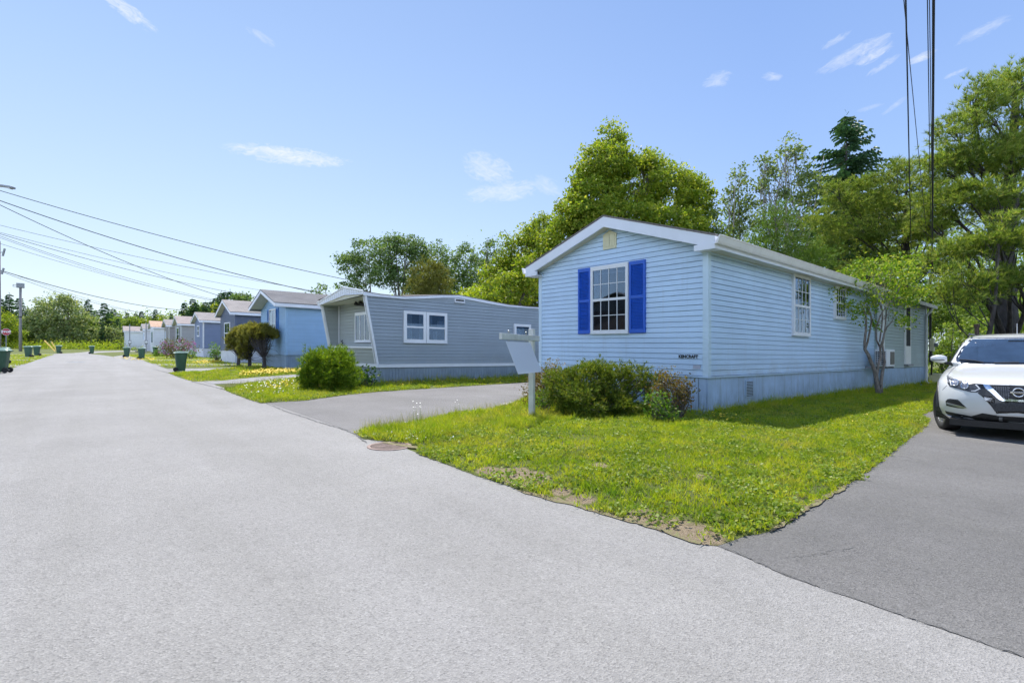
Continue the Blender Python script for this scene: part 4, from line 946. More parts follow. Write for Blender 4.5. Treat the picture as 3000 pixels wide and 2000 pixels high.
# mesh pattern of the grille
for j in range(9):
    y = 915+j*19; xs = 1090+max(0, (y-905))*.95
    for i in range(int((1640-xs)/34)):
        x = xs+8+i*34+(17 if j % 2 else 0)
        if 1345 < x < 1600: continue
        panel('grille_bar', [(x, y), (x+21, y+2), (x+21, y+7), (x, y+5)], CHR if False else paint('satin_bar', (.34, .36, .42), .3, .1), gr_, .016, .006, step=30, org=OG) if i < 15 else None
for j in range(4):
    y = 1065+j*18; panel('side_louvre', [(960+j*6, y), (1090+j*4, y+14), (1095+j*4, y+20), (965+j*6, y+6)], CHR, car, .010, .006, step=20, org=OG, mirror='copy')
hl, hl2 = panel('headlight', [(388, 732), (440, 772), (520, 800), (640, 822), (760, 842), (840, 856), (915, 940), (905, 958), (850, 990), (760, 986), (690, 968), (600, 945), (500, 920), (430, 895), (402, 850)], paint('headlamp_interior', (.05, .055, .07), .35, .5, 20), car, .006, .02, mirror='copy', org=OG, step=5)
LNS = paint('lamp_lens_grey', (.16, .18, .24), .25, .5, 40)
def ring(name, cx, cy, r, mt, parent, off, fill=False, wd=.3, ry=None):
    ry = ry or r
    o_ = [(cx+r*math.cos(t*math.pi/10), cy+ry*math.sin(t*math.pi/10)) for t in range(20)]
    if fill: return panel(name, o_, mt, parent, off, .008, step=4, mirror=False, org=OG)
    mb = MB(); pts = []
    for x, y in o_+o_[:1]:
        h_, n_ = hit(OG[0]+x/OG[2], OG[1]+y/OG[2]); 
        if h_ is None: return
        pts.append(h_+n_*off)
    mb.tube(pts, wd*.01, 6, cap=False); return mb.build(name, mt, parent, site=False, smooth=True)
ring('headlamp_lens', 520, 845, 45, LNS, hl, .010, True); ring('lens_ring', 520, 845, 48, CHR, hl, .012, wd=.6); ring('headlamp_lens', 665, 882, 50, LNS, hl, .010, True); ring('lens_ring', 665, 882, 54, CHR, hl, .012, wd=.6)
panel('running_light', [(820, 870), (845, 872), (905, 935), (830, 975), (760, 970), (765, 962), (820, 958), (880, 932)], paint('white_light_strip', (.75, .77, .82), .2, .02), hl, .012, .006, step=6, mirror=False, org=OG)
panel('running_light', [(432, 800), (445, 805), (470, 885), (455, 882)], paint('white_light_strip', (.75, .77, .82), .2, .02), hl, .012, .006, step=6, mirror=False, org=OG)
panel('fog_recess', [(372, 1120), (400, 1092), (440, 1085), (560, 1100), (620, 1160), (690, 1222), (640, 1235), (560, 1228), (380, 1190)], TRIM, car, .004, .02, org=OG, step=5, mirror='copy')
panel('fog_blade', [(398, 1142), (420, 1148), (520, 1175), (690, 1218), (684, 1228), (600, 1222), (440, 1178), (400, 1160)], ALLOY, car, .018, .02, org=OG, step=5, mirror='copy')
panel('lower_bumper_trim', [(362, 1268), (420, 1285), (760, 1352), (930, 1305), (1160, 1342), (1568, 1368), (1640, 1368), (1640, 1500), (1568, 1500), (900, 1462), (620, 1405), (430, 1345), (385, 1310)], TRIM, car, .006, .02, org=OG, step=6)
panel('bumper_strip', [(378, 1322), (600, 1376), (640, 1366), (960, 1424), (1568, 1452), (1640, 1455), (1640, 1470), (1568, 1467), (950, 1438), (640, 1392), (610, 1398), (400, 1345)], CHR, car, .016, .01, org=OG, step=6)
panel('bumper_blade', [(1150, 1318), (1568, 1336), (1640, 1338), (1640, 1364), (1568, 1362), (1162, 1338)], CARW, car, .012, .02, org=OG, step=6)
panel('tow_cover', [(1185, 1362), (1240, 1366), (1240, 1418), (1185, 1412)], M['steel'], car, .016, .01, org=OG, step=6, mirror=False)
# badge
hb, nb = hit(2700+1462/5.227, 960+988/5.227)
if hb is not None:
    hb = Vector((hb.x, 0, hb.z))
    bd = MB(); bd.lathe([(.050, -.004), (.062, -.012), (.066, -.004), (.062, .006), (.050, .004), (.050, -.004)], (hb.x-.03, 0, hb.z), 'x', 32); bo = bd.build('badge', CHR, car, site=False, smooth=True)
    v = MB(); v.box(hb.x-.046, hb.x-.03, -.082, .082, hb.z-.014, hb.z+.014); v.build('badge_bar', CHR, bo, site=False, bevel=.003)
    v = MB(); v.lathe([(0, 0), (.052, 0)], (hb.x-.026, 0, hb.z), 'x', 24); v.build('badge_backing', GLOSSB, bo, site=False)
    text_mesh('badge_letters', 'NISSAN', .024, M['black'], bo, (hb.x-.0475, 0, hb.z), (math.pi/2, 0, -math.pi/2), .0008, bold=.0008, xs=1.35)
# shut line of bonnet, wipers, mirrors, aerial
def trace(name, pts, r, mt, parent, off=.002, org=OG, mirror=True):
    for sg in ((1, -1) if mirror else (1,)):
        mb = MB(); q = []
        for i in range(len(pts)-1):
            for k in range(6):
                x = pts[i][0]+(pts[i+1][0]-pts[i][0])*k/6; y = pts[i][1]+(pts[i+1][1]-pts[i][1])*k/6
                h_, n_ = hit(org[0]+x/org[2], org[1]+y/org[2])
                if h_ is not None: v = h_+n_*off; q.append((v.x, v.y*sg, v.z))
        if len(q) > 2: mb.tube(q, r, 5); mb.build(name, mt, parent, site=False)
trace('shut_line', [(560, 560), (470, 640), (400, 730), (520, 798), (840, 853), (1040, 874), (1568, 889), (1640, 889)], .0035, M['black'], body, .0)
trace('shut_line', [(320, 950), (400, 870)], .003, M['black'], body, .0)
trace('wiper', [(590, 503), (800, 518), (980, 551)], .010, M['black'], car, .02, mirror=False); trace('wiper', [(1110, 552), (1568, 545)], .010, M['black'], car, .02, mirror=False)
for sg in (1, -1):
    mb = MB(); L = []
    for i in range(9):
        t = i/8; r_ = math.sin(math.pi*(.10+.83*t))**.5
        L.append((t, r_))
    for t, r_ in L:
        for k in range(12):
            a = 2*math.pi*k/12; ca = math.copysign(abs(math.cos(a))**.7, math.cos(a)); sa = math.copysign(abs(math.sin(a))**.7, math.sin(a))
            mb.v.append((1.50+.02*t+.085*r_*ca, sg*(.845+.215*t), 1.115+.012*t+.078*r_*sa*(1-.15*t)))
    for i in range(8):
        for k in range(12): a = i*12+k; b_ = i*12+(k+1) % 12; mb.f.append((a, b_, b_+12, a+12))
    mb.f += [tuple(range(12)), tuple(range(96, 108))]
    mo = mb.build('wing_mirror', CARW, car, site=False, smooth=True)
    v = MB(); v.obox((1.5, sg*.74, 1.03), (1.51, sg*.88, 1.06), .07, .05); v.build('mirror_arm', M['black'], mo, site=False, bevel=.01)
    v = MB(); v.tube([(1.418, sg*.87, 1.105), (1.425, sg*.95, 1.10), (1.45, sg*1.03, 1.098)], .006, 5); v.build('indicator', M['black'], mo, site=False)
v = MB(); v.tube([(3.3, 0, 1.57), (3.45, 0, 1.76)], .006, 5); v.build('aerial', M['steel'], car, site=False)
v = MB()
for s in (1, -1): v.tube([(2.2, s*.60, 1.53), (2.3, s*.60, 1.56), (3.5, s*.58, 1.57), (3.65, s*.58, 1.54)], .014, 6)
v.build('roof_rail', M['black'], car, site=False)
v = MB(); v.box(1.9, 1.94, -.11, .11, 1.385, 1.43); v.build('interior_mirror', M['black'], car, site=False)
v = MB(); v.box(.10, 4.2, -.72, .72, .17, .26); v.build('underbody', M['black'], car, site=False)
bm.free()
# blue car half hidden in the next driveway
CARB = CARB; bx_, by_ = 9.25, 22.0
car2 = thing('parked_car', (bx_, by_), 'bright blue car mostly hidden behind the round cedar bush', 'car', 'parked cars', rz=math.radians(2))
b2 = build_body(car2, CARB)
bm = bmesh.new(); bm.from_mesh(b2.data); bvh = BVHTree.FromBMesh(bm)
uvpanel('windscreen', [(-.74, 1.06), (.74, 1.06), (.66, 1.30), (.56, 1.475), (-.56, 1.475), (-.66, 1.30)], GLOSSB, car2, .006)
uvpanel('side_window', [(1.55, 1.08), (2.6, 1.10), (2.6, 1.42), (2.1, 1.42), (1.75, 1.24)], GLOSSB, car2, .006, axis='y', mirror=True)
uvpanel('side_window', [(2.68, 1.10), (3.7, 1.14), (3.6, 1.38), (3.3, 1.42), (2.68, 1.42)], GLOSSB, car2, .006, axis='y', mirror=True)
uvpanel('headlight', [(.50, .72), (.86, .76), (.85, .86), (.50, .80)], HLG, car2, .006); uvpanel('headlight', [(-.86, .76), (-.50, .72), (-.50, .80), (-.85, .86)], HLG, car2, .006)
uvpanel('grille', [(-.48, .50), (.48, .50), (.42, .76), (-.42, .76)], TRIM, car2, .006)
for x in (.88, 3.53):
    for s in (1, -1): wheel(car2, x, s*.80, 0)
car2.scale = (1, 1, .80)
bm.free()
# ---------------------------------------------------------------- wheeled bins
GRN = paint('green_bin_plastic', (.028, .085, .050), .5, .15, 6, bump=.15); GRL = paint('pale_green_lid', (.30, .42, .33), .45, .1, 8); TEAL = paint('dark_teal_plastic', (.02, .05, .07), .5, .1)
def make_bin(label, group, body_m=GRN, lid_m=GRL):
    r = thing('wheeled_bin', (0, 0), label, 'bin', group); r.location = (0, 0, 0)
    H, w0, w1, d0, d1 = .80, .175, .235, .17, .27
    mb = MB(); rows = [(0.03, w0, d0), (.10, w0+.006, d0+.012), (.72, w1-.012, d1-.02), (.76, w1-.008, d1-.012), (.762, w1+.008, d1+.004), (.80, w1+.010, d1+.006)]
    for z, a, d in rows:
        for q in range(16):
            t = 2*math.pi*(q+.5)/16; n = 6
            cx = math.copysign(abs(math.cos(t))**(2/n), math.cos(t)); sy = math.copysign(abs(math.sin(t))**(2/n), math.sin(t)); mb.v.append((a*cx, d*sy, z))
    for i in range(len(rows)-1):
        for k in range(16): a = i*16+k; b_ = i*16+(k+1) % 16; mb.f.append((a, b_, b_+16, a+16))
    mb.f += [tuple(range(16)), tuple(range(80, 96))]
    mb.build('bin_body', body_m, r, site=False)
    lb = MB()
    prof_ = [(-.30, .805, .835), (-.2, .805, .875), (0, .805, .885), (.2, .805, .870), (.30, .805, .83)]
    for y, z0, z1 in prof_: lb.v += [(-w1-.02, y, z0), (-w1+.03, y, z1), (w1-.03, y, z1), (w1+.02, y, z0)]
    for i in range(4):
        for k in range(4): a = i*4+k; b_ = i*4+(k+1) % 4; lb.f.append((a, b_, b_+4, a+4))
    lb.f += [(0, 1, 2, 3), (16, 17, 18, 19)]
    lb.build('lid', lid_m, r, site=False)
    hb_ = MB(); hb_.tube([(-.17, .27, .78), (-.17, .345, .80), (.17, .345, .80), (.17, .27, .78)], .014, 8); hb_.build('handle', body_m, r, site=False)
    ax = MB(); ax.tube([(-.22, .21, .10), (.22, .21, .10)], .012, 6); ax.build('axle', M['steel'], r, site=False)
    for s in (-1, 1):
        wb = MB(); wb.lathe([(.0, -.02), (.06, -.024), (.098, -.024), (.10, -.012), (.10, .012), (.098, .024), (.06, .024), (0, .02)], (s*.215, .21, .10), 'x', 20); wb.build('wheel', M['rubber'], r, site=False)
    return r
bin0 = make_bin('green wheeled bin with pale lid at the driveway edge before the rhododendron', 'green wheeled bins along the street')
def put_bin(px, py, rz, label, first=False, b=None, s=1.0):
    x, y = P(px, py); o = (b or bin0) if first else copy_tree(b or bin0)
    o.location = (x, y, G(x, y)+.014); o.rotation_euler = (0, 0, math.radians(rz)); o['label'] = label; o.scale = (s*.95, s*.88, s); return o
put_bin(530, 1089.8, 86, bin0['label'], True)
put_bin(415, 1052.5, 80, 'green wheeled bin standing in front of the white home with the orange roof')
put_bin(371, 1046.3, 84, 'green wheeled bin in front of the farthest white home')
put_bin(269, 1036.5, 88, 'small dark green bin at the bend of the street, by itself')
put_bin(172, 1035.5, -100, 'green wheeled bin beside the two leaning yellow guards')
put_bin(83, 1047, -100, 'green wheeled bin right of the tall grey pole, nearer one of two')
put_bin(108, 1042.5, -96, 'green wheeled bin right of the tall grey pole, farther one of two')
put_bin(2, 1093, -104, 'large green wheeled bin cut off by the left edge, nearest of its pair', s=1.03)
put_bin(8, 1066, -100, 'green wheeled bin behind the nearest bin at the left edge', s=1.0)
bin1 = make_bin('dark teal bin with no lid showing beside the leafy shrub of the slate blue home', 'dark bins', TEAL, TEAL)
x, y = W(664, 36); bin1.location = (x, y, G(x, y)); bin1.rotation_euler = (0, 0, 1.0)
bin2 = copy_tree(bin0); x, y = W(455, 60); bin2.location = (x, y, G(x, y)); bin2.rotation_euler = (0, 0, .4); bin2['label'] = 'dark green bin beside the white home wall behind the street bins'
# ---------------------------------------------------------------- sign post
px_, py_ = P(1558, 1230)
sg = thing('sign_post', (px_, py_), 'white wooden real estate sign post with a blank swinging panel on the lawn', 'sign')
dv = Vector((-1.2, -.56, 0)).normalized(); pv = Vector((-dv.y, dv.x, 0)); pv = pv if pv.y < 0 else -pv
cp = Vector((px_, py_, 0)); up = Vector((0, 0, 1))
mb = MB(); mb.obox(cp+up*(-.05), cp+up*1.53, .088, .088, up=(dv.x, dv.y, 0)); mb.build('post', M['whitew'], sg, bevel=.004)
mb = MB(); mb.obox(cp+dv*-.19+up*1.375+pv*.047, cp+dv*1.30+up*1.375+pv*.047, .04, .088); mb.build('arm', M['whitew'], sg, bevel=.003)
mb = MB(); mb.obox(cp-dv*.066+up*-.02, cp-dv*.066+up*.37, .035, .035); mb.build('stake', M['rust'], sg)
pa = cp+pv*.05
for t in (.36, 1.02):
    mb = MB(); c = pa+dv*t; mb.tube([c+up*1.435, c+up*1.45, c+up*1.47+dv*.012], [.010, .016, .006], 8); mb.tube([c+up*1.42, c+up*1.44], .005, 6); mb.tube([c+up*1.33, c+up*1.31, c+up*1.305+pv*.01], .007, 6); mb.build('hook', M['steel'], sg)
b0 = pa+up*1.30; sw = pv*.20+up*-.475; f0 = pa+dv*.18+up*1.30; f1 = pa+dv*1.13+up*1.30
mb = MB(); th_ = pv*.004+up*.0017
mb.add([f0, f1, f1+sw*1.0-dv*.10, f0+sw-dv*.16][:4] if False else [f0+dv*.02, f1, f1+sw-dv*.0, f0+sw+dv*.02], [(0, 1, 2, 3)]); q = [Vector(v) for v in mb.v]; mb.add([v+th_ for v in q], [(3, 2, 1, 0)]); mb.f += [(i, (i+1) % 4, (i+1) % 4+4, i+4) for i in range(4)]
mb.build('sign_panel', paint('blank_sign_panel', (.66, .68, .74), .35, .02, 1), sg)
# iron cover by the lawn
mx, my = P(1141, 1308)
mh = thing('manhole_cover', (mx, my), 'round rusty iron cover set in the asphalt at the lawn edge', 'manhole cover')
v = MB(); v.lathe([(0, .013), (.215, .013), (.215, .0)], (mx, my, 0), n=40); o = v.build('cover', M['rust'], mh)
v = MB(); v.lathe([(.222, .0), (.222, .0135), (.258, .0135), (.262, .005)], (mx, my, 0), n=40); v.build('rim', M['rust2'], mh)
v = MB(); v.obox((mx-.21, my+.03, .013), (mx+.21, my-.05, .013), .018, .006); v.build('bar', M['rust2'], o)
# distant round cover in the street
mx2, my2 = P(223, 1061); v = MB(); v.lathe([(0, .012), (.42, .012), (.42, .0)], (mx2, my2, 0), n=24); o = v.build('manhole_cover', M['metal'], None, (mx2, my2, G(mx2, my2))); tag(o, 'dark round cover in the middle of the far street', 'manhole cover')
# ---------------------------------------------------------------- poles, lamps, stop sign
def pole(px, D, ztop, label, r=.14, rz=0, base_y=None):
    x, y = W(px, D); o = thing('utility_pole', (x, y), label, 'utility pole', 'utility poles')
    mb = MB(); mb.tube([(x, y, -.1), (x, y, ztop*.5), (x, y, ztop)], [r, r*.85, r*.7], 12); mb.build('pole', M['wood'], o, smooth=True); return o, x, y
pl, x, y = pole(60, 62, HZ(60, 836, 62), 'tall pale grey pole with a short arm at its top beside the two bins', .17)
mb = MB(); mb.box(x-.35, x+.35, y-.35, y+.35, HZ(60, 843, 62), HZ(60, 830, 62)); mb.build('pole_cap', M['metal'], pl)
mb = MB(); zt = HZ(60, 834, 62); a_ = Vector((x, y, zt)); bq = W(38, 62)
for dz in (0, -.22): mb.tube([a_+up*dz, (bq[0], bq[1], zt+dz)], .035, 6)
mb.tube([(bq[0], bq[1], zt), (bq[0], bq[1], zt-.22)], .03, 6); mb.build('bracket', M['metal'], pl)
mb = MB(); mb.tube([(x, y, 4.2), (x, y, 4.35)], .16, 10); mb.build('band', M['black'], pl)
p2, x2, y2 = pole(-4, 40, HZ(-4, 706, 40), 'utility pole with transformer fuse and insulators at the left edge', .16)
for (py0, py1, dx) in [(728, 750, 9), (785, 803, 6)]:
    mb = MB(); z0 = HZ(4, py1, 40); z1 = HZ(4, py0, 40); a = W(2+dx-3, 40); c = W(2+dx+3, 40)
    mb.tube([(a[0], a[1], z0), (c[0], c[1], z1)], .07, 8); mb.tube([(x2, y2, (z0+z1)/2), (a[0], a[1], (z0+z1)/2)], .03, 6); mb.build('fuse', M['metal'], p2)
mb = MB(); mb.tube([(x2, y2, HZ(-4, 706, 40)), (x2, y2, HZ(-4, 700, 40))], .06, 8); mb.build('insulator', M['metal'], p2)
p3, x3_, y3_ = pole(-260, 23, 9.6, 'utility pole with street lamp arm just left of the view', .16)
lz = HZ(0, 546, 22); a = W(-30, 22.0); c = W(40, 22.0)
mb = MB(); mb.tube([(x3_, y3_, lz-.4), ((x3_+a[0])/2, (y3_+a[1])/2, lz), (a[0], a[1], lz+.12)], .04, 8); mb.build('lamp_arm', M['steel'], p3)
mb = MB(); z1 = HZ(40, 550.5, 22); mb.obox((a[0], a[1], lz+.10), (c[0], c[1], z1), .22, .10); mb.build('lamp_head', M['metal'], p3, bevel=.03)
mb = MB(); mb.obox((a[0]*.7+c[0]*.3, a[1]*.7+c[1]*.3, lz+.03), (a[0]*.1+c[0]*.9, a[1]*.1+c[1]*.9, z1-.05), .15, .03); mb.build('lamp_lens', M['white'], p3)
# lamp/service posts in front of the last homes
for (px, D, yt, lab) in [(380, 66, 950, 'thin grey service post with meter before the farthest white home'), (428, 64, 945, 'thin grey service post with meter before the pale grey home')]:
    x, y = W(px, D); o = thing('service_post', (x, y), lab, 'post', 'service posts'); mb = MB(); mb.tube([(x, y, 0), (x, y, HZ(px, yt, D))], .055, 8); mb.build('post', M['metal'], o)
    zc = HZ(px, 1002, D); mb = MB(); mb.box(x-.16, x+.16, y-.25, y-.05, zc-.25, zc+.25); mb.build('meter_box', M['metal'], o, bevel=.02)
    mb = MB(); mb.lathe([(0, -.1), (.13, -.1), (.15, 0)], (x, y-.25, zc), 'y', 12); mb.build('meter', M['white'], o)
# stop sign
D = 50; x, y = W(18, D); zc = HZ(18, 972, D); st = thing('stop_sign', (x, y), 'red octagonal STOP sign on a post before the trees at the far left', 'stop sign')
mb = MB(); mb.tube([(x, y, 0), (x, y, zc-.3)], .035, 6); mb.build('post', M['metal'], st)
vd = Vector((x, y, 0)).normalized(); sd = Vector((-vd.y, vd.x, 0)); R8 = .36
def octa(R_, off): return [Vector((x, y, zc))-vd*off+sd*R_*math.cos(math.pi/8+k*math.pi/4)+up*R_*math.sin(math.pi/8+k*math.pi/4) for k in range(8)]
mb = MB(); mb.slab([tuple(v) for v in octa(R8, .03)], tuple(vd*.02)); pn = mb.build('sign_plate', M['white'], st)
mb = MB(); mb.slab([tuple(v) for v in octa(R8*.93, .036)], tuple(vd*.004)); mb.build('red_face', M['red'], pn)
loc = st.location; ang = math.atan2(-vd.x, vd.y)
text_mesh('sign_letters', 'STOP', .27, M['white'], pn, (x-vd.x*.045-loc[0], y-vd.y*.045-loc[1], zc+G(x, y)-loc[2]), (math.pi/2, 0, ang), .003, bold=.012)
for k, (a, c, l_) in enumerate([((161, 1027), (130, 995), 'long leaning yellow guard, left of the two'), ((167, 1017), (151, 989), 'leaning yellow guard just above a green bin, right of the two')]):
    D = 66; p0 = W(a[0], D); p1 = W(c[0], D); o = thing('guy_wire_guard', p0, l_, 'guy guard', 'yellow guards on guy wires'); mb = MB()
    mb.tube([(p0[0], p0[1], 0), (p1[0], p1[1], HZ(c[0], c[1], D)-(HZ(a[0], a[1], D)))], .065, 8); mb.build('guard', M['yel'], o)
# ---------------------------------------------------------------- overhead wires
def wire(a, b, sag, r, label, name='overhead_wire', n=26, group='overhead wires'):
    a = Vector(a); b = Vector(b); pts = []
    for i in range(n+1):
        t = i/n; p = a.lerp(b, t); p.z -= 4*sag*t*(1-t); pts.append(p)
    mb = MB(); mb.tube(pts, r, 5); o = mb.build(name, M['wire'], None, tuple(a), site=False) if False else None
    me_o = MB(); me_o.tube([p-a for p in pts], r, 5); o = me_o.build(name, M['wire'], None, None, site=False); o.location = a
    return tag(o, label, 'wire', group)
def WP(px, py, D): x, y = W(px, D); return (x, y, EYE-(py-YC)*D/FPX)
LW = [((-260, 478, 23), (1014, 819, 27), .30, .016, 'upper dark wire running to the roof of the grey trailer'), ((-260, 492, 23), (925, 857, 30), .45, .020, 'thickest dark wire sloping down to the sky blue home'), ((-260, 470, 23), (655, 870, 40), .5, .018, 'steep dark wire crossing the others toward the slate blue home'),
      ((-60, 645, 40), (1000, 866, 40), .3, .014, 'faint wire high above the fan of thin wires'), ((-4, 680, 40), (900, 870, 60), .5, .014, 'faint thin wire, second in the fan'), ((-4, 684, 40), (850, 884, 60), .6, .020, 'darker thin wire in the middle of the fan'), ((-4, 690, 40), (700, 890, 62), .6, .016, 'thin wire just below the darker one'), ((-4, 695, 40), (620, 880, 70), .5, .014, 'thin wire, next to lowest in the fan'),
      ((-4, 712, 40), (640, 882, 70), .4, .014, 'lowest thin wire of the fan'), ((-4, 790, 40), (535, 908, 70), .6, .030, 'dark service wire low above the distant trees'), ((-4, 792, 40), (520, 924, 70), .9, .016, 'thin service wire just beneath the dark low one'), ((38, 803, 45), (500, 932, 80), .5, .012, 'faint lowest wire above the distant trees')]
for a, c, s, r, l in LW: wire(WP(*a), WP(*c), s, r, l)

for (pt, D, sg_, r, l, end) in [((2735, 0), 8.6, .0, .022, 'thick twisted black service cable rising from the mast overhead', (2731, 796, 19.9)), ((2718, 0), 8.5, 0, .008, 'thin black wire left of the twisted cable', (2729, 800, 19.9)), ((2724, 0), 8.5, 0, .007, 'second thin black wire beside the twisted cable', (2734, 820, 19.9)),
        ((2655, 0), 8.4, 0, .013, 'thick black telephone wire farther left of the mast', (2671, 800, 24)), ((2659, 60), 9.0, 0, .007, 'thin wire splitting from the telephone wire toward the mast', (2719, 720, 20))]:
    a = Vector(WP(pt[0], pt[1], D)); b_ = Vector(WP(*end)); ext = a+(a-b_)*.9; ext.z -= .0
    # from the far side of the street, over the camera, down to the mast
    far = a+(a-b_)*1.0; wire(tuple(b_), tuple(far), .35 if l[0] != 'x' else 0, r, l, n=40)
LAWN_ALL = [(LP[0], .06, 3600), (LP[1], .04, 3000), (LP[2], .03, 2600)]
# ---------------------------------------------------------------- vegetation
def unit(n):
    v = RNG.normal(size=(n, 3)); return v/np.linalg.norm(v, axis=1)[:, None]
def leaf_quads(c, size, up=.35, out=None, asp=.62, fold=.0):
    n = len(c); nr = unit(n)
    if out is not None: nr = nr+out*.5
    nr[:, 2] += up; nr /= np.linalg.norm(nr, axis=1)[:, None]
    t = unit(n); t -= nr*np.sum(t*nr, axis=1)[:, None]; t /= np.linalg.norm(t, axis=1)[:, None]; b = np.cross(nr, t)
    s = (size*(.65+.7*RNG.random(n)))[:, None]
    v = np.stack([c-t*s*.5, c+b*s*asp*.5-t*s*.02, c+t*s*.5, c-b*s*asp*.5-t*s*.02], axis=1).reshape(-1, 3); return v
def quads_obj(name, v, m, parent, loc):
    n = len(v)//4; return mesh_np(name, v-np.array(loc), np.arange(n*4), np.full(n, 4), m, parent)
def tris_obj(name, v, m, parent, loc):
    n = len(v)//3; return mesh_np(name, v-np.array(loc), np.arange(n*3), np.full(n, 3), m, parent)
def shell(c, r, n, inner=.45, low=-.75):
    d = unit(n*2); d = d[d[:, 2] > low][:n]; k = len(d)
    # lumpy radius
    lump = 1+.16*np.sin(d[:, 0]*5+c[0])*np.sin(d[:, 1]*5+c[1]*2)+.10*np.sin(d[:, 2]*9+c[0]*3)
    rr = (inner+(1-inner)*RNG.random(k)**.45)*lump
    return np.array(c)+d*rr[:, None]*np.array(r), d
def needles(c, d, k, L, wd, spread=.9):
    n = len(c); C = np.repeat(c, k, axis=0); D_ = np.repeat(d, k, axis=0)+unit(n*k)*spread; D_ /= np.linalg.norm(D_, axis=1)[:, None]
    s = np.cross(D_, unit(n*k)); s /= np.linalg.norm(s, axis=1)[:, None]; l = (L*(.7+.6*RNG.random(n*k)))[:, None]
    return np.stack([C-s*wd*.5, C+s*wd*.5, C+D_*l], axis=1).reshape(-1, 3)
def blobs_px(D, lst):
    out = []
    for b in lst:
        px, py, rx, ry = b[:4]; d = D+(b[4] if len(b) > 4 else 0); x, y = W(px, d); z = EYE-(py-YC)*d/FPX
        out.append(((x, y, z), (rx*d/FPX, (rx*d/FPX)*.9, ry*d/FPX)))
    return out
def limb(mb, a, b, r0, r1, bend=.12, n=5):
    a = Vector(a); b = Vector(b); L = (b-a).length; off = Vector((random.uniform(-1, 1), random.uniform(-1, 1), random.uniform(-.2, .8)))*L*bend; pts = []; rs = []
    for i in range(n+1):
        t = i/n; pts.append(a.lerp(b, t)+off*math.sin(math.pi*t)); rs.append(r0+(r1-r0)*t)
    mb.tube(pts, rs, 6, cap=False); return pts
def tree(name, label, cat, px, D, blobs, leafm, bark, leaf=.16, dens=30, clump=.45, per=34, trunk_r=.16, group=None, kind='leaf', trunk_top=None, inner=.5, base_px=None, stems=1, low=-.75, up=.35, twigs=4, asp=.62, nL=None, spread=.9, ndl=(12, .2, .02), lr=.42):
    x, y = W(base_px or px, D); o = thing(name, (x, y), label, cat, group); g = G(x, y); loc = np.array(o.location)
    B = blobs_px(D, blobs); mb = MB(); zt = max(b[0][2]+b[1][2]*.7 for b in B) if trunk_top is None else trunk_top; zl = min(b[0][2]-b[1][2]*.3 for b in B)
    allv = []; top = max(B, key=lambda b: b[0][2])
    cx = top[0][0]; cy = top[0][1]
    for s in range(stems):
        ox, oy = (random.uniform(-.35, .35)*(stems > 1), random.uniform(-.35, .35)*(stems > 1))
        tp = Vector((cx+ox*3, cy+oy*3, zt*(1-.1*s*random.random()))); bs = Vector((x+ox*.4, y+oy*.4, g-.1))
        pts = []; m_ = 8; bd = Vector((random.uniform(-.25, .25), random.uniform(-.25, .25), 0))
        for i in range(m_+1):
            t = i/m_; pts.append(bs.lerp(tp, t)+bd*math.sin(math.pi*t*1.4))
        mb.tube(pts, [max(.012, trunk_r*(1-.9*(i/m_))*(1.25 if i == 0 else 1)) for i in range(m_+1)], 8)
        for (c, r) in B:
            if stems > 1 and random.random() < .45: continue
            k = min(m_-1, max(1, int((c[2]-r[2]*.8-g)/(tp.z-g)*m_*random.uniform(.6, .95)))); st = pts[k]
            q = limb(mb, st, c, trunk_r*lr*(1-k/m_*.7), trunk_r*lr*.25)
            for _ in range(twigs):
                dd = unit(1)[0]; dd[2] = abs(dd[2])*.6; e = Vector(c)+Vector(dd*np.array(r)*.8); limb(mb, q[random.randint(2, 4)], e, trunk_r*lr*.3, .008, .1, 3)
    for (c, r) in B:
        area = (r[0]*r[2]+r[0]*r[1]+r[1]*r[2]); n = max(6, int(dens*area)); cc, d = shell(c, r, n, inner, low)
        if kind == 'leaf':
            k = len(cc); lv = np.repeat(cc, per, axis=0)+unit(k*per)*(RNG.random(k*per)**.5)[:, None]*np.array([clump, clump, clump*.6])*.62*np.repeat(.55+.9*RNG.random(k), per)[:, None]
            allv.append(leaf_quads(lv, leaf, up, np.repeat(d, per, axis=0), asp))
        else:
            sub = np.repeat(cc, per, axis=0)+RNG.normal(size=(len(cc)*per, 3))*np.array([clump, clump, clump*.35]); dd = np.repeat(d, per, axis=0)*.7; dd[:, 2] += .55
            allv.append(needles(sub, dd, ndl[0], ndl[1], ndl[2], spread))
    v = np.concatenate(allv)-np.array(loc)
    if kind == 'leaf': mesh_np('foliage', v, np.arange(len(v)), np.full(len(v)//4, 4), leafm, o)
    else: mesh_np('foliage', v, np.arange(len(v)), np.full(len(v)//3, 3), leafm, o)
    mb.build('trunk', bark, o, smooth=True, site=False) if False else None
    me = MB(); me.v = [(a-loc[0], b_-loc[1], c-loc[2]) for a, b_, c in mb.v]; me.f = mb.f; me.build('trunk', bark, o, site=False, smooth=True)
    return o
BK = bark_mat('grey_bark', (.10, .085, .07), (.20, .18, .16)); BKD = bark_mat('dark_bark', (.035, .03, .03), (.11, .10, .10), 5); BKL = bark_mat('pale_bark', (.22, .20, .18), (.42, .39, .36), 12)
LM1 = leaf_mat('maple_leaves', (.095, .155, .014), (.175, .24, .020), (.31, .35, .05), .40)
LM2 = leaf_mat('aspen_leaves', (.06, .11, .035), (.095, .155, .045), (.15, .21, .08), .35)
LM3 = leaf_mat('birch_leaves', (.07, .11, .04), (.12, .17, .05), (.20, .25, .10), .35)
LM4 = leaf_mat('olive_needles', (.09, .10, .02), (.13, .14, .03), (.16, .16, .04), .25)
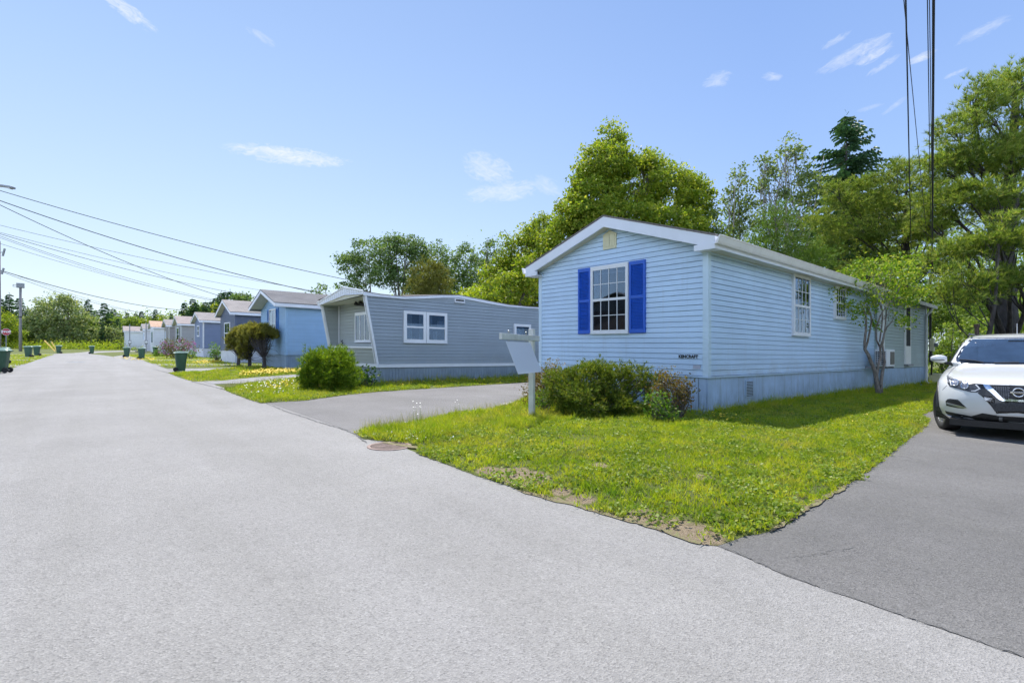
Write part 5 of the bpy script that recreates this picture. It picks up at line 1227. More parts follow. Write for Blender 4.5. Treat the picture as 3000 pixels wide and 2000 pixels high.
LM5 = leaf_mat('lime_leaves', (.16, .24, .015), (.24, .32, .02), (.34, .38, .05), .4)
LMP = leaf_mat('pine_needles', (.07, .125, .020), (.16, .235, .035), (.34, .38, .10), .34, .9, dk=.65)
LMS = leaf_mat('spruce_needles', (.020, .055, .026), (.035, .085, .035), (.06, .11, .045), .2)
LMG = leaf_mat('larch_needles', (.045, .10, .016), (.085, .15, .022), (.13, .19, .035), .3)
LMU = leaf_mat('underbrush_leaves', (.08, .14, .02), (.14, .21, .035), (.26, .31, .09), .4)
LMW = leaf_mat('willow_leaves', (.10, .15, .055), (.17, .22, .09), (.30, .34, .17), .35)
# big maple behind the two homes
tree('maple_tree', 'big rounded yellow green maple rising behind the light blue home', 'tree', 1800, 29, [(1790, 425, 42, 58), (1775, 490, 80, 60, -1), (1740, 560, 85, 75, -1), (1850, 540, 95, 90), (1900, 480, 40, 40), (1960, 560, 80, 80, 1), (2035, 610, 60, 85, 2), (1690, 640, 65, 70, -2), (1800, 670, 140, 85, -1), (1960, 680, 120, 75), (1650, 730, 70, 85, -1)], LM1, BK, leaf=.165, dens=15, clump=.85, per=62, trunk_r=.34, inner=.55, twigs=7)
tree('maple_tree', 'bright green maple leaning out left of the light blue home, behind the grey trailer', 'tree', 1560, 32, [(1540, 760, 75, 85), (1600, 690, 60, 60, 1), (1470, 830, 65, 75), (1560, 880, 90, 80), (1430, 890, 50, 60)], LM1, BK, leaf=.17, dens=13, clump=.9, per=56, trunk_r=.25)
# upright shoots of the conifer edging the maple
def spires(name, label, D, lst, m, cat='tree', bark=BK, L=.30, base_px=None):
    x, y = W(base_px or lst[0][0], D); o = thing(name, (x, y), label, cat); loc = np.array(o.location); al = []; mb = MB()
    for px, yt, yb in lst:
        a = np.array(WP(px, yb, D)); b_ = np.array(WP(px+random.uniform(-6, 6), yt, D)); n = 34; t = RNG.random(n)[:, None]; c = a*(1-t)+b_*t; d = unit(n)*.7; d[:, 2] += .8
        al.append(needles(c, d, 14, L, .03, .7)); mb.tube([Vector(a)-Vector(loc), Vector(b_)-Vector(loc)], [.03, .012], 5)
        mb.tube([Vector((x, y, 0))-Vector(loc)+Vector((0, 0, G(x, y))), Vector(a)-Vector(loc)], [.06, .03], 5)
    v = np.concatenate(al)-loc; mesh_np('foliage', v, np.arange(len(v)), np.full(len(v)//3, 3), m, o); mb.build('trunk', bark, o, site=False); return o
spires('young_pine', 'young pine with upright candle shoots showing left of the maple crown', 31, [(1568, 650, 760), (1583, 646, 740), (1555, 662, 790), (1543, 670, 800), (1597, 640, 720), (1532, 700, 820), (1520, 690, 830), (1508, 700, 840), (1497, 720, 850)], LM1)
# aspens behind the grey trailer
tree('aspen_tree', 'open airy aspen leaning left above the front of the grey trailer', 'tree', 1065, 40, [(1080, 745, 52, 48), (1035, 775, 42, 42), (1080, 810, 60, 38), (1015, 765, 26, 22), (1030, 845, 45, 24)], LM2, BK, leaf=.17, dens=8.5, clump=.95, per=38, trunk_r=.13, base_px=1092, inner=.35, group='aspens behind the grey trailer')
tree('aspen_tree', 'dense round topped aspen, tallest left of the olive conifer', 'tree', 1180, 42, [(1185, 725, 46, 36), (1140, 735, 45, 45), (1215, 750, 40, 52), (1130, 790, 50, 45), (1190, 820, 60, 50), (1215, 850, 40, 40)], LM2, BK, leaf=.17, dens=11, clump=.95, per=40, trunk_r=.14, base_px=1170, inner=.35, stems=3, group='aspens behind the grey trailer')
tree('aspen_tree', 'grey green aspen just right of the olive conifer top', 'tree', 1275, 43, [(1275, 745, 42, 34), (1310, 780, 40, 45), (1285, 830, 50, 50)], LM2, BK, leaf=.17, dens=10, clump=.95, per=38, trunk_r=.13, inner=.35, stems=2, group='aspens behind the grey trailer')
tree('aspen_tree', 'thin aspen with two peaks left of the young pine shoots', 'tree', 1400, 44, [(1362, 750, 34, 36), (1440, 740, 26, 46), (1400, 800, 60, 50), (1350, 840, 50, 50), (1450, 840, 50, 50)], LM2, BK, leaf=.17, dens=9, clump=.95, per=38, trunk_r=.13, inner=.35, stems=2, group='aspens behind the grey trailer')
tree('aspen_tree', 'small low aspen peeking over the roof peak of the grey trailer at its left', 'tree', 945, 34, [(935, 850, 25, 20), (985, 862, 30, 26), (950, 885, 30, 18)], LM2, BK, leaf=.17, dens=6, clump=.8, per=26, trunk_r=.09, inner=.3, base_px=965)
tree('cedar_tree', 'olive brown upright cedar behind the grey trailer roof', 'tree', 1255, 30, [(1255, 810, 42, 50), (1235, 860, 38, 50), (1285, 860, 38, 55)], LM4, BK, kind='needle', leaf=.1, dens=30, clump=.28, per=8, trunk_r=.12, inner=.3, ndl=(9, .24, .03))
tree('lime_shrub', 'bright lime coloured shrub glowing above the grey trailer roof', 'shrub', 1385, 30, [(1385, 870, 55, 26), (1360, 885, 40, 26), (1430, 890, 40, 24)], LM5, BK, leaf=.15, dens=14, clump=.7, per=30, trunk_r=.07)
tree('broadleaf_tree', 'mid green leafy tree between the lime shrub and the light blue home', 'tree', 1500, 28, [(1490, 860, 70, 70), (1545, 830, 50, 70), (1420, 900, 50, 40)], LM1, BK, leaf=.18, dens=13, clump=.8, per=34, trunk_r=.15)
# behind the right side of the light blue home
tree('birch_tree', 'tall airy birch with wispy top right of the big maple', 'tree', 2290, 27, [(2300, 470, 42, 62), (2335, 440, 30, 40), (2250, 560, 60, 60), (2330, 560, 60, 70), (2370, 520, 40, 45), (2240, 490, 22, 40), (2290, 660, 90, 70), (2400, 560, 40, 40)], LM3, BKL, leaf=.16, dens=7, clump=.75, per=30, trunk_r=.12, inner=.25, stems=3, twigs=8, group='birches behind the light blue home')
tree('birch_tree', 'grey green birch close to the right edge of the maple crown', 'tree', 2150, 29, [(2160, 540, 40, 50), (2140, 620, 60, 60), (2190, 640, 55, 60), (2120, 700, 60, 50)], LM3, BKL, leaf=.16, dens=8, clump=.8, per=30, trunk_r=.11, inner=.3, stems=2, group='birches behind the light blue home')
tree('larch_tree', 'fresh green feathery larch above the gutter of the light blue home', 'tree', 2290, 20, [(2280, 650, 50, 60), (2240, 720, 60, 50), (2330, 730, 70, 55), (2290, 790, 110, 50), (2400, 760, 50, 40)], LMG, BK, kind='needle', dens=45, clump=.22, per=7, trunk_r=.10, inner=.3, ndl=(8, .15, .018), low=-1)
# conifers built from whorls of drooping branches
def spruce_mesh(H, R, seed, dense=1.0, wd=.09, leaf=.32):
    r = np.random.default_rng(seed); vs = []; tw = []
    nz = int(H*4.0*dense)
    for i in range(nz):
        z = H*(.08+.91*i/nz); f = (1-z/H); L0 = min(R*(f**.85)*(1 if f < .85 else .8), max(R*.45, 2.2) if R > 5 else R); nb = int(5+3*f)
        for j in range(nb):
            a = r.random()*6.283; L = L0*(.65+.5*r.random())+.08; dr = -.18-.25*f+.25*r.random()
            d = np.array([math.cos(a), math.sin(a), dr]); sd = np.array([-math.sin(a), math.cos(a), 0]); n = max(2, int(L/.20))
            tw.append(((0, 0, z), tuple(np.array([0, 0, z])+d*L)))
            for k in range(n):
                t = (k+.6)/n; p = np.array([0, 0, z])+d*L*t+np.array([0, 0, .12*L*t*t])
                for s in (-1, 1):
                    q = p+sd*s*leaf*(1.15-.7*t)*(.7+.5*r.random())+d*leaf*.45+np.array([0, 0, -.05-.10*r.random()]); w_ = np.array([0, 0, wd])+d*wd*.5
                    vs += [p-w_*.6, p+w_*.6, q+w_*.15, q-w_*.35-np.array([0, 0, .05])]
                q = p+d*leaf*.6; vs += [p-sd*wd*.6, p+sd*wd*.6, q+np.array([0, 0, -.02]), q-np.array([0, 0, .09])]
    for s in range(8):
        p = np.array([0, 0, H*.93+s*H*.01]); a = r.random()*6.28; q = p+np.array([math.cos(a)*.12, math.sin(a)*.12, .14]); vs += [p-np.array([.03, 0, 0]), p+np.array([.03, 0, 0]), q, q+np.array([0, 0, .05])]
    return np.array(vs), tw
def make_spruce(H, R, seed, label, group, dense=1.0, m=LMS, wd=.09, leaf=.32):
    o = thing('spruce_tree', (0, 0), label, 'tree', group); o.location = (0, 0, 0); v, tw = spruce_mesh(H, R, seed, dense, wd, leaf)
    mesh_np('foliage', v, np.arange(len(v)), np.full(len(v)//4, 4), m, o)
    mb = MB(); mb.tube([(0, 0, -.2), (0, 0, H*.5), (0, 0, H*.97)], [H*.013, H*.008, .012], 6)
    for a, b_ in tw[::3]: mb.tube([a, b_], [.02, .006], 3, cap=False)
    mb.build('trunk', BKD, o, site=False); return o
x, y = W(2480, 29); sp = make_spruce(HZ(2478, 330, 29)-.0, 7.4, 3, 'tall dark blue green spruce standing above the pines, behind the light blue home', None, 1.25, wd=.085, leaf=.36); sp.location = (x, y, G(x, y))
sprs = [make_spruce(10, 2.7, 20+k, 's', 'spruces behind the houses', .72, wd=.17, leaf=.42) for k in range(4)]
slist = [(28, 858, 95, 'spruce with a pointed tip left of the tall grey pole'), (2, 870, 95, 'spruce cut off by the left edge of the view'), (58, 868, 100, 'spruce directly behind the tall grey pole'), (85, 905, 110, 'spruce rising at the left shoulder of the big willow'), (258, 873, 112, 'tallest spruce just right of the big willow'), (305, 884, 110, 'broad spruce, second right of the big willow'), (280, 905, 120, 'short spruce between the two spruces right of the willow'), (322, 903, 125, 'slim spruce right of the broad one'), (333, 901, 122, 'slim spruce with a narrow tip, right of its slim neighbour'), (350, 915, 120, 'low spruce above the far end of the homes'), (372, 912, 118, 'spruce above the rosy roof of the farthest home'), (398, 915, 118, 'spruce above the thin service posts'), (414, 908, 115, 'spruce over the pale grey home'), (440, 922, 118, 'short spruce over the white home with orange roof'),
    (455, 903, 112, 'wide spruce with open branches above the orange roof'), (472, 920, 118, 'low spruce right of the wide open one'), (502, 916, 112, 'spruce above the brownish grey home'), (520, 926, 110, 'low spruce above the taupe home ridge'), (541, 882, 82, 'dark spruce above the taupe home, left one of the group'), (565, 871, 82, 'dark spruce with the sharp tip over the slate blue ridge'), (577, 888, 84, 'short spruce tucked beside the sharp tipped one'), (602, 880, 80, 'loose spruce above the slate blue roof'), (617, 879, 84, 'pale spruce above the slate blue roof'), (631, 868, 82, 'thin spruce left of the dense spruce clump'), (648, 852, 76, 'spruce at the left of the dense clump over the dark slate home'), (660, 850, 74, 'spruce in the middle of the dense clump over the dark slate home'), (674, 848, 76, 'highest spruce of the dense clump'), (690, 872, 80, 'low spruce on the right flank of the dense clump'), (703, 868, 84, 'bushy spruce over the dark slate roof'), (716, 876, 82, 'small spruce over the dark slate roof'), (744, 876, 86, 'lone spruce tip left of the sky blue gable'), (765, 868, 86, 'tiny spruce tip over the sky blue gable'), (16, 900, 105, 'low spruce right of the leftmost one'), (226, 900, 125, 'spruce tip behind the right side of the willow'), (110, 900, 128, 'spruce tip behind the left side of the willow'), (345, 930, 100, 'low dark spruce left of the farthest home'), (275, 940, 100, 'dark low spruce before the taller ones'), (300, 945, 96, 'dark narrow spruce trunked tree before the broad spruce')]
for i, (px, yt, D, lab) in enumerate(slist):
    o = sprs[i] if i < 4 else copy_tree(sprs[i % 4]); x, y = W(px, D); H = max(3, HZ(px, yt, D)); o.location = (x, y, G(x, y)); k = H/10; o.scale = (k*random.uniform(.8, 1.15), k*random.uniform(.8, 1.15), k); o.rotation_euler = (0, 0, random.uniform(0, 6)); o['label'] = lab
# white pines at the right
def pine(label, base_px, D, blobs, top, r, dens=26, twigs=5, per=10, **k):
    return tree('white_pine', label, 'tree', base_px, D, blobs, LMP, BKD, kind='needle', dens=dens, clump=.26, per=per, trunk_r=r, inner=.25, twigs=twigs, low=-.5, spread=.75, ndl=(13, .20, .021), group='white pines beside the right driveway', lr=.26, base_px=base_px, **k)
pine('large white pine with a thick dark trunk behind the white car', 2962, 18.5, [(2890, 330, 55, 70), (2860, 290, 22, 60), (2960, 270, 60, 70, 1), (2990, 240, 30, 40), (2800, 390, 60, 45), (2860, 470, 110, 60), (2960, 480, 80, 80), (2770, 500, 60, 50), (2840, 590, 120, 50, -1), (2960, 620, 80, 60, 1), (2740, 590, 55, 35), (3040, 420, 90, 120), (2720, 660, 45, 25), (2930, 720, 95, 40, -2), (2800, 740, 80, 35, -2), (2960, 820, 60, 50, -2.5), (2860, 860, 70, 30, -2), (3080, 640, 80, 120)], None, .42)
pine('spreading white pine between the dark spruce and the large pine', 2640, 22, [(2600, 520, 55, 40), (2660, 500, 35, 35), (2540, 560, 60, 40), (2480, 600, 55, 40), (2440, 560, 30, 25), (2600, 620, 110, 50), (2720, 560, 50, 40), (2500, 690, 90, 40), (2640, 700, 110, 45), (2420, 650, 50, 30), (2740, 660, 60, 45), (2560, 780, 100, 35), (2700, 790, 90, 40), (2420, 740, 50, 30)], None, .22, dens=22)
pine('low pine boughs right of the service mast, before the underbrush', 2830, 15.5, [(2790, 800, 40, 18), (2840, 830, 55, 20), (2760, 850, 45, 18), (2810, 880, 60, 18), (2930, 700, 60, 26), (2960, 650, 50, 30)], None, .09, dens=22)
# rough post by the pines and the underbrush
x, y = W(2862, 16); o = thing('wooden_post', (x, y), 'rusty brown wooden post sticking up behind the white car', 'post'); mb = MB(); mb.tube([(x, y, 0), (x, y, HZ(2862, 950, 16))], [.07, .06], 10); mb.build('post', M['rust'], o); mb = MB(); z = HZ(2862, 958, 16); mb.tube([(x, y, z), (x, y, z+.10)], [.085, .075], 10); mb.build('post_cap', M['rust'], o)
k_ = 0
for (px, py, rx, ry, D, lab) in [(2765, 1010, 45, 70, 30, 'sunlit leafy bush just right of the service mast'), (2850, 985, 70, 70, 33, 'light green bush above the roof of the white car'), (2960, 1000, 80, 80, 34, 'leafy bush behind the thick pine trunk'), (2780, 900, 70, 60, 38, 'tall pale saplings right of the service mast'), (2880, 880, 90, 70, 40, 'pale saplings filling the gap below the pine boughs'), (3040, 930, 80, 110, 34, 'leafy bush at the right edge of the view'), (2620, 880, 80, 50, 38, 'underbrush behind the back roof of the light blue home'), (2480, 800, 80, 60, 38, 'shaded leafy tree behind the lawn tree')]:
    tree('bush', lab, 'bush', px, D, [(px, py, rx, ry), (px-rx*.5, py+ry*.6, rx*.7, ry*.6), (px+rx*.5, py+ry*.5, rx*.7, ry*.6), (px, py+ry, rx, ry*.6)], LMU, BK, leaf=.16, dens=9, clump=.8, per=30, trunk_r=.06, inner=.3, stems=3, group='underbrush behind the right driveway')
# the small crooked tree on the lawn
x, y = P(2572, 1160); D = 14.1; lt_ = thing('lawn_tree', (x, y), 'small crooked multi-stemmed tree with sparse bright leaves beside the home wall', 'tree'); loc = np.array(lt_.location)
mb = MB()
def stem(pts, r0, r1, dd=0.0):
    q = [Vector(WP(px, py, D+dd*i/len(pts))) for i, (px, py) in enumerate(pts)]; q = [v-Vector(loc) for v in q]; n = len(q); mb.tube(q, [.78*(r0+(r1-r0)*i/(n-1)) for i in range(n)], 7)
OX, OY, OS = 2380, 760, 3.7325
S_ = lambda l: [(OX+a/OS, OY+b_/OS) for a, b_ in l]
stem(S_([(722, 1500), (712, 1400), (700, 1300), (680, 1210), (645, 1130), (610, 1040), (575, 985), (572, 900), (585, 780), (590, 640), (560, 540), (520, 460)]), .085, .022, -.3)
stem(S_([(722, 1490), (708, 1350), (705, 1250), (720, 1150), (745, 1060), (742, 960), (700, 880), (695, 760), (650, 640), (600, 540)]), .06, .014, .2)
stem(S_([(752, 1460), (752, 1340), (770, 1210), (790, 1120), (780, 1040), (765, 930), (790, 800), (815, 740), (870, 680), (890, 640)]), .06, .012, .5)
stem(S_([(575, 985), (605, 900), (625, 800), (645, 680), (640, 590), (610, 540), (580, 470)]), .04, .012, -.5); stem(S_([(742, 960), (770, 880), (790, 790), (800, 700), (810, 560), (850, 480), (920, 380), (960, 300)]), .035, .01, .4)
stem(S_([(695, 760), (740, 620), (800, 520), (860, 450), (930, 370)]), .028, .008, .5); stem(S_([(735, 900), (760, 720), (770, 560), (700, 420), (720, 330), (830, 150), (850, 70)]), .026, .007, .3)
for _ in range(46):
    a = (random.uniform(560, 900), random.uniform(180, 700)); b_ = (a[0]+random.uniform(-90, 130), a[1]-random.uniform(40, 170)); c_ = (a[0]+random.uniform(-30, 60), a[1]-random.uniform(10, 80)); stem(S_([a, c_, b_]), .010, .004, random.uniform(-.8, .8))
tk = mb.build('trunk', bark_mat('flaky_bark', (.10, .08, .065), (.36, .33, .30), 14), lt_, site=False, smooth=True)
al = []
for (a, b_, rx, ry, dd, dn) in [(560, 160, 190, 110, 0, 90), (420, 130, 130, 90, .2, 55), (820, 180, 150, 110, .5, 80), (1000, 120, 180, 120, .6, 110), (1080, 330, 170, 120, .6, 110), (920, 330, 120, 130, .3, 70), (1060, 470, 120, 70, .5, 45), (350, 360, 110, 45, -.4, 34), (230, 430, 25, 15, -.5, 3), (430, 500, 110, 60, -.4, 38), (520, 600, 100, 60, -.3, 42), (620, 470, 90, 60, 0, 26), (700, 450, 80, 60, 0, 24), (980, 640, 110, 60, .4, 34), (1000, 690, 60, 30, .4, 12), (680, 700, 60, 60, 0, 16), (640, 330, 120, 60, .2, 26), (700, 60, 160, 60, .2, 34), (1130, 80, 110, 80, .6, 40), (900, 40, 160, 60, .5, 36), (560, 20, 120, 40, .3, 16)]:
    n = dn; cc = np.array([WP(OX+(a+rx*RNG.normal()*.58)/OS, OY+(b_+ry*RNG.normal()*.66)/OS, D+dd+RNG.normal()*.45) for _ in range(int(n*.50))]); lv = np.repeat(cc, 10, axis=0)+RNG.normal(size=(len(cc)*10, 3))*.07; al.append(leaf_quads(lv, .085, -.1, None, .5))
v = np.concatenate(al)-loc; mesh_np('foliage', v, np.arange(len(v)), np.full(len(v)//4, 4), leaf_mat('lilac_leaves', (.07, .15, .012), (.15, .24, .02), (.30, .33, .06), .4), lt_)
# shrubs and bushes near the homes
CED = leaf_mat('cedar_fronds', (.04, .10, .010), (.12, .20, .014), (.24, .30, .03), .34, 2.0); JUN = leaf_mat('juniper_fronds', (.05, .095, .014), (.11, .165, .02), (.24, .23, .05), .3, 3.5)
BAR = leaf_mat('reddish_shrub_leaves', (.12, .09, .03), (.15, .15, .035), (.24, .12, .05), .3, 2.0, boost=1.4); WEI = leaf_mat('small_green_leaves', (.05, .13, .015), (.10, .19, .02), (.20, .26, .06), .3, 2.0)
PIN = leaf_mat('mugo_needles', (.12, .13, .03), (.19, .19, .045), (.25, .22, .07), .34, 1.5); RHO = leaf_mat('rhododendron_leaves', (.06, .075, .02), (.10, .10, .035), (.20, .16, .07), .25); PUR = leaf_mat('purple_blossom', (.22, .06, .36), (.34, .10, .46), (.46, .2, .55), .2)
def shrub(name, label, cat, px, py, blobs, m, leaf=.05, dens=110, per=14, clump=.10, kind='leaf', base=None, D=None, extra=None, stems_=8, up=.3, ndl=(8, .07, .010), inner=.55, br=BK, group=None, low=-.9, spread=.8):
    x, y = P(px, py) if D is None else W(px, D); o = thing(name, (x, y), label, cat, group); loc = np.array(o.location); D_ = D or (x*FW[0]+y*FW[1]); B = blobs_px(D_, blobs); al = []
    mb = MB(); g = Vector((x, y, G(x, y)))-Vector(loc)
    for (c, r) in B:
        n = max(8, int(dens*(r[0]*r[1]+r[0]*r[2]+r[1]*r[2]))); cc, d = shell(c, r, n, inner, low)
        k = len(cc)
        if kind == 'leaf': lv = np.repeat(cc, per, axis=0)+RNG.normal(size=(k*per, 3))*clump; al.append(leaf_quads(lv, leaf, up, np.repeat(d, per, axis=0), .55))
        else: sub = np.repeat(cc, per, axis=0)+RNG.normal(size=(k*per, 3))*clump; dd = np.repeat(d, per, axis=0)*.9; dd[:, 2] += up; al.append(needles(sub, dd, *ndl, spread))
        for _ in range(stems_):
            e = cc[random.randrange(k)]; limb(mb, g+Vector((random.uniform(-.1, .1), random.uniform(-.1, .1), 0)), Vector(e)-Vector(loc), .014, .004, .15, 4)
    v = np.concatenate(al); zf = G(x, y)+.005; v[:, 2] = np.maximum(v[:, 2], zf)
    v = v-loc; q = 4 if kind == 'leaf' else 3; mesh_np('foliage', v, np.arange(len(v)), np.full(len(v)//q, q), m, o); mb.build('stem', br, o, site=False)
    if extra: extra(o, loc, B)
    return o
shrub('cedar_bush', 'large round bright green cedar bush at the corner of the grey trailer', 'bush', 972, 1146, [(970, 1092, 82, 56), (960, 1062, 60, 38), (1010, 1110, 48, 42), (925, 1112, 42, 38)], CED, dens=150, per=9, kind='needle', clump=.07, ndl=(8, .11, .016), up=.5, inner=.72, spread=.9)
shrub('dark_bush', 'small dark leafy plant against the grey trailer skirting', 'bush', 1078, 1128, [(1078, 1103, 22, 24)], leaf_mat('dark_leaves', (.02, .06, .015), (.04, .09, .02), (.07, .12, .03), .25), leaf=.10, dens=120, D=14.0)
JB = [(1730, 1110, 78, 40), (1670, 1130, 70, 42, -.2), (1800, 1135, 60, 45), (1640, 1150, 45, 38, -.3), (1850, 1110, 40, 25), (1700, 1170, 60, 40, -.4), (1770, 1175, 60, 38, -.2), (1705, 1085, 30, 18), (1780, 1090, 50, 20), (1880, 1160, 34, 40, -.1), (1690, 1155, 35, 20, -.7), (1865, 1088, 34, 12), (1900, 1112, 26, 16), (1750, 1072, 18, 14), (1640, 1110, 40, 20), (1720, 1195, 50, 22, -.6), (1830, 1190, 50, 30, -.3), (1655, 1190, 30, 22, -.5)]
shrub('juniper_bush', 'broad spreading dark green juniper under the blue shuttered window', 'bush', 1755, 1215, JB, JUN, dens=210, per=8, kind='needle', clump=.055, ndl=(8, .075, .013), up=.55, D=8.95, inner=.6, spread=.85)
shrub('barberry_bush', 'brownish bush between the sign post and the juniper', 'bush', 1600, 1195, [(1620, 1095, 34, 26), (1575, 1120, 34, 34), (1610, 1140, 38, 36), (1560, 1160, 24, 30)], BAR, leaf=.04, dens=420, D=9.8, clump=.08, inner=.4)
shrub('green_bush', 'low leafy green shrub right behind the sign post', 'bush', 1590, 1205, [(1600, 1170, 28, 26), (1580, 1185, 24, 20)], WEI, leaf=.045, dens=210, D=9.0, clump=.06)
shrub('weigela_bush', 'reddish orange twiggy bush right of the juniper, by the skirting', 'bush', 1975, 1230, [(1960, 1125, 40, 32), (2000, 1140, 26, 34), (1930, 1150, 30, 34), (1985, 1175, 36, 34), (1945, 1105, 14, 18), (2015, 1150, 12, 26)], BAR, leaf=.045, dens=330, D=8.35, clump=.07, inner=.3, stems_=7)
shrub('green_bush', 'bright leafy shrub in front of the reddish bush', 'bush', 1940, 1245, [(1925, 1180, 34, 34), (1945, 1210, 36, 30), (1960, 1228, 40, 18)], WEI, leaf=.05, dens=200, D=8.0, clump=.06, inner=.4, stems_=12)
shrub('leafy_weed', 'small grey green weed at the corner of the light blue home', 'plant', 2062, 1238, [(2056, 1222, 16, 14), (2045, 1232, 14, 8)], leaf_mat('grey_leaves', (.14, .20, .08), (.22, .27, .13), (.3, .33, .2), .3), leaf=.045, dens=200, D=8.6, clump=.06)
def topi(label, trunk, crown, D, lo=True):
    x, y = W(trunk[0][0], D); o = thing('topiary_pine', (x, y), label, 'tree', 'topiary pines before the sky blue home'); loc = np.array(o.location); al = []; mb = MB()
    q = [Vector(WP(a, b_, D))-Vector(loc) for a, b_ in trunk]; q[0].z = -.02; mb.tube(q, [.10-.05*i/(len(q)-1) for i in range(len(q))], 8)
    for (px, py, rx, ry) in crown:
        c = WP(px, py, D); r = (rx*D/FPX, rx*D/FPX, ry*D/FPX); cc, d = shell(c, r, int(170*r[0]*r[2]*3), .75, -.35); sub = np.repeat(cc, 9, axis=0)+RNG.normal(size=(len(cc)*9, 3))*.07; dd = np.repeat(d, 9, axis=0); dd[:, 2] += .5; al.append(needles(sub, dd, 9, .13, .022, .7))
        for _ in range(46):
            e = cc[random.randrange(len(cc))]; limb(mb, q[random.randint(max(0, len(q)-3), len(q)-1)], Vector(e)-Vector(loc), .016, .006, .18, 4)
    for _ in range(40):
        s = q[random.randint(1, len(q)-1)]; e = s+Vector((random.uniform(-.7, .7), random.uniform(-.7, .7), random.uniform(-.25, .3))); limb(mb, s, e, .012, .004, .2, 3)
    v = np.concatenate(al)-loc; mesh_np('foliage', v, np.arange(len(v)), np.full(len(v)//3, 3), PIN, o); mb.build('trunk', BKD, o, site=False); return o
topi('rounded topiary pine with bare trunk, rightmost of three', [(775, 1083), (774, 1050), (770, 1020), (768, 990)], [(768, 978, 34, 22), (745, 985, 22, 26), (790, 985, 16, 18), (752, 968, 30, 14)], 25)
topi('bushy topiary pine in the middle of three, foliage almost to the ground', [(731, 1076), (732, 1050), (732, 1020), (732, 1000)], [(730, 990, 26, 30), (722, 1020, 18, 32), (735, 970, 22, 16), (716, 1045, 12, 16)], 26.5)
topi('leaning brownish topiary pine, leftmost of three', [(698, 1064), (700, 1045), (704, 1025), (706, 1010)], [(692, 1000, 22, 24), (708, 980, 22, 20), (686, 1015, 16, 16)], 29)
def petals(o, loc, B):
    al = []
    for (c, r) in B:
        n = int(24*r[0]*r[2]*2); cc, d = shell(c, np.array(r)*1.04, n, .93, -.3); lv = np.repeat(cc, 9, axis=0)+RNG.normal(size=(len(cc)*9, 3))*.05; al.append(leaf_quads(lv, .09, .3))
    v = np.concatenate(al)-loc; mesh_np('blossom', v, np.arange(len(v)), np.full(len(v)//4, 4), PUR, o)
shrub('rhododendron', 'large flowering rhododendron with purple blossoms before the taupe home', 'bush', 520, 1048, [(520, 1014, 42, 22), (492, 1028, 22, 16), (548, 1026, 24, 18), (520, 1036, 34, 12)], RHO, leaf=.13, dens=16, per=18, clump=.16, D=41, extra=petals)
shrub('leafy_shrub', 'tall leafy green shrub before the dark slate blue home', 'bush', 635, 1058, [(632, 1022, 18, 14), (660, 1024, 16, 14), (640, 1042, 22, 14), (625, 1036, 12, 14)], WEI, leaf=.11, dens=30, per=16, clump=.13, D=37)
shrub('hosta', 'low leafy hosta at the right foot of the rhododendron', 'plant', 560, 1050, [(561, 1040, 13, 9)], WEI, leaf=.13, dens=40, per=12, D=40)
shrub('grass_tuft', 'upright tuft of tall grass between the driveways by the bins', 'plant', 465, 1050, [(465, 1043, 8, 11)], WEI, kind='needle', dens=60, per=6, ndl=(6, .35, .03), up=1.2, D=46)
shrub('light_shrub', 'low pale green shrub before the far white homes', 'bush', 400, 1024, [(398, 1020, 12, 7), (412, 1022, 8, 6)], LM5, leaf=.13, dens=20, per=14, D=66)
# far treeline on the left
tree('willow_tree', 'huge grey green willow at the end of the street', 'tree', 175, 96, [(165, 900, 46, 36), (130, 930, 44, 42), (195, 890, 24, 26), (210, 930, 44, 50), (160, 970, 70, 50), (110, 975, 40, 50), (225, 985, 36, 42), (90, 1000, 34, 32)], LMW, BK, leaf=.38, dens=2.6, clump=2.0, per=34, trunk_r=.32, inner=.4, base_px=190, stems=2)
for (px, py, rx, ry, D, m, lab) in [(10, 960, 40, 48, 84, LM1, 'bright green leafy tree behind the stop sign at the left edge'), (-30, 940, 40, 60, 84, LM1, 'leafy tree just outside the left edge'), (45, 985, 26, 34, 92, LMU, 'pale leafy tree behind the tall grey pole'), (262, 970, 26, 40, 100, LMU, 'leafy tree right of the willow'), (300, 985, 34, 38, 98, LMW, 'pale leafy tree left of the far white home'), (335, 985, 26, 36, 98, LMW, 'pale green tree touching the farthest home'), (350, 950, 22, 20, 112, LMU, 'leafy crown above the farthest home roof'), (395, 945, 30, 20, 112, LMU, 'leafy crown behind the two service posts'), (440, 945, 24, 18, 112, LM1, 'bright leafy crown above the orange roof'), (480, 940, 22, 16, 112, LM1, 'leafy crown behind the brownish grey home'), (560, 915, 18, 16, 90, LMU, 'leafy crown between spruces over the slate blue home'), (655, 900, 26, 26, 80, LM1, 'bright leafy tree under the dense spruce clump'), (708, 868, 16, 12, 70, LM2, 'thin leafy tree top over the dark slate roof'), (590, 900, 20, 16, 92, LMU, 'leafy crown behind the slate blue ridge')]:
    tree('leafy_tree', lab, 'tree', px, D, [(px, py, rx, ry), (px-rx*.4, py+ry*.45, rx*.8, ry*.6), (px+rx*.4, py+ry*.4, rx*.8, ry*.6), (px, py+ry*.9, rx, ry*.5)], m, BK, leaf=.34, dens=3.2, clump=1.5, per=30, trunk_r=.18, inner=.4, group='leafy trees at the end of the street')
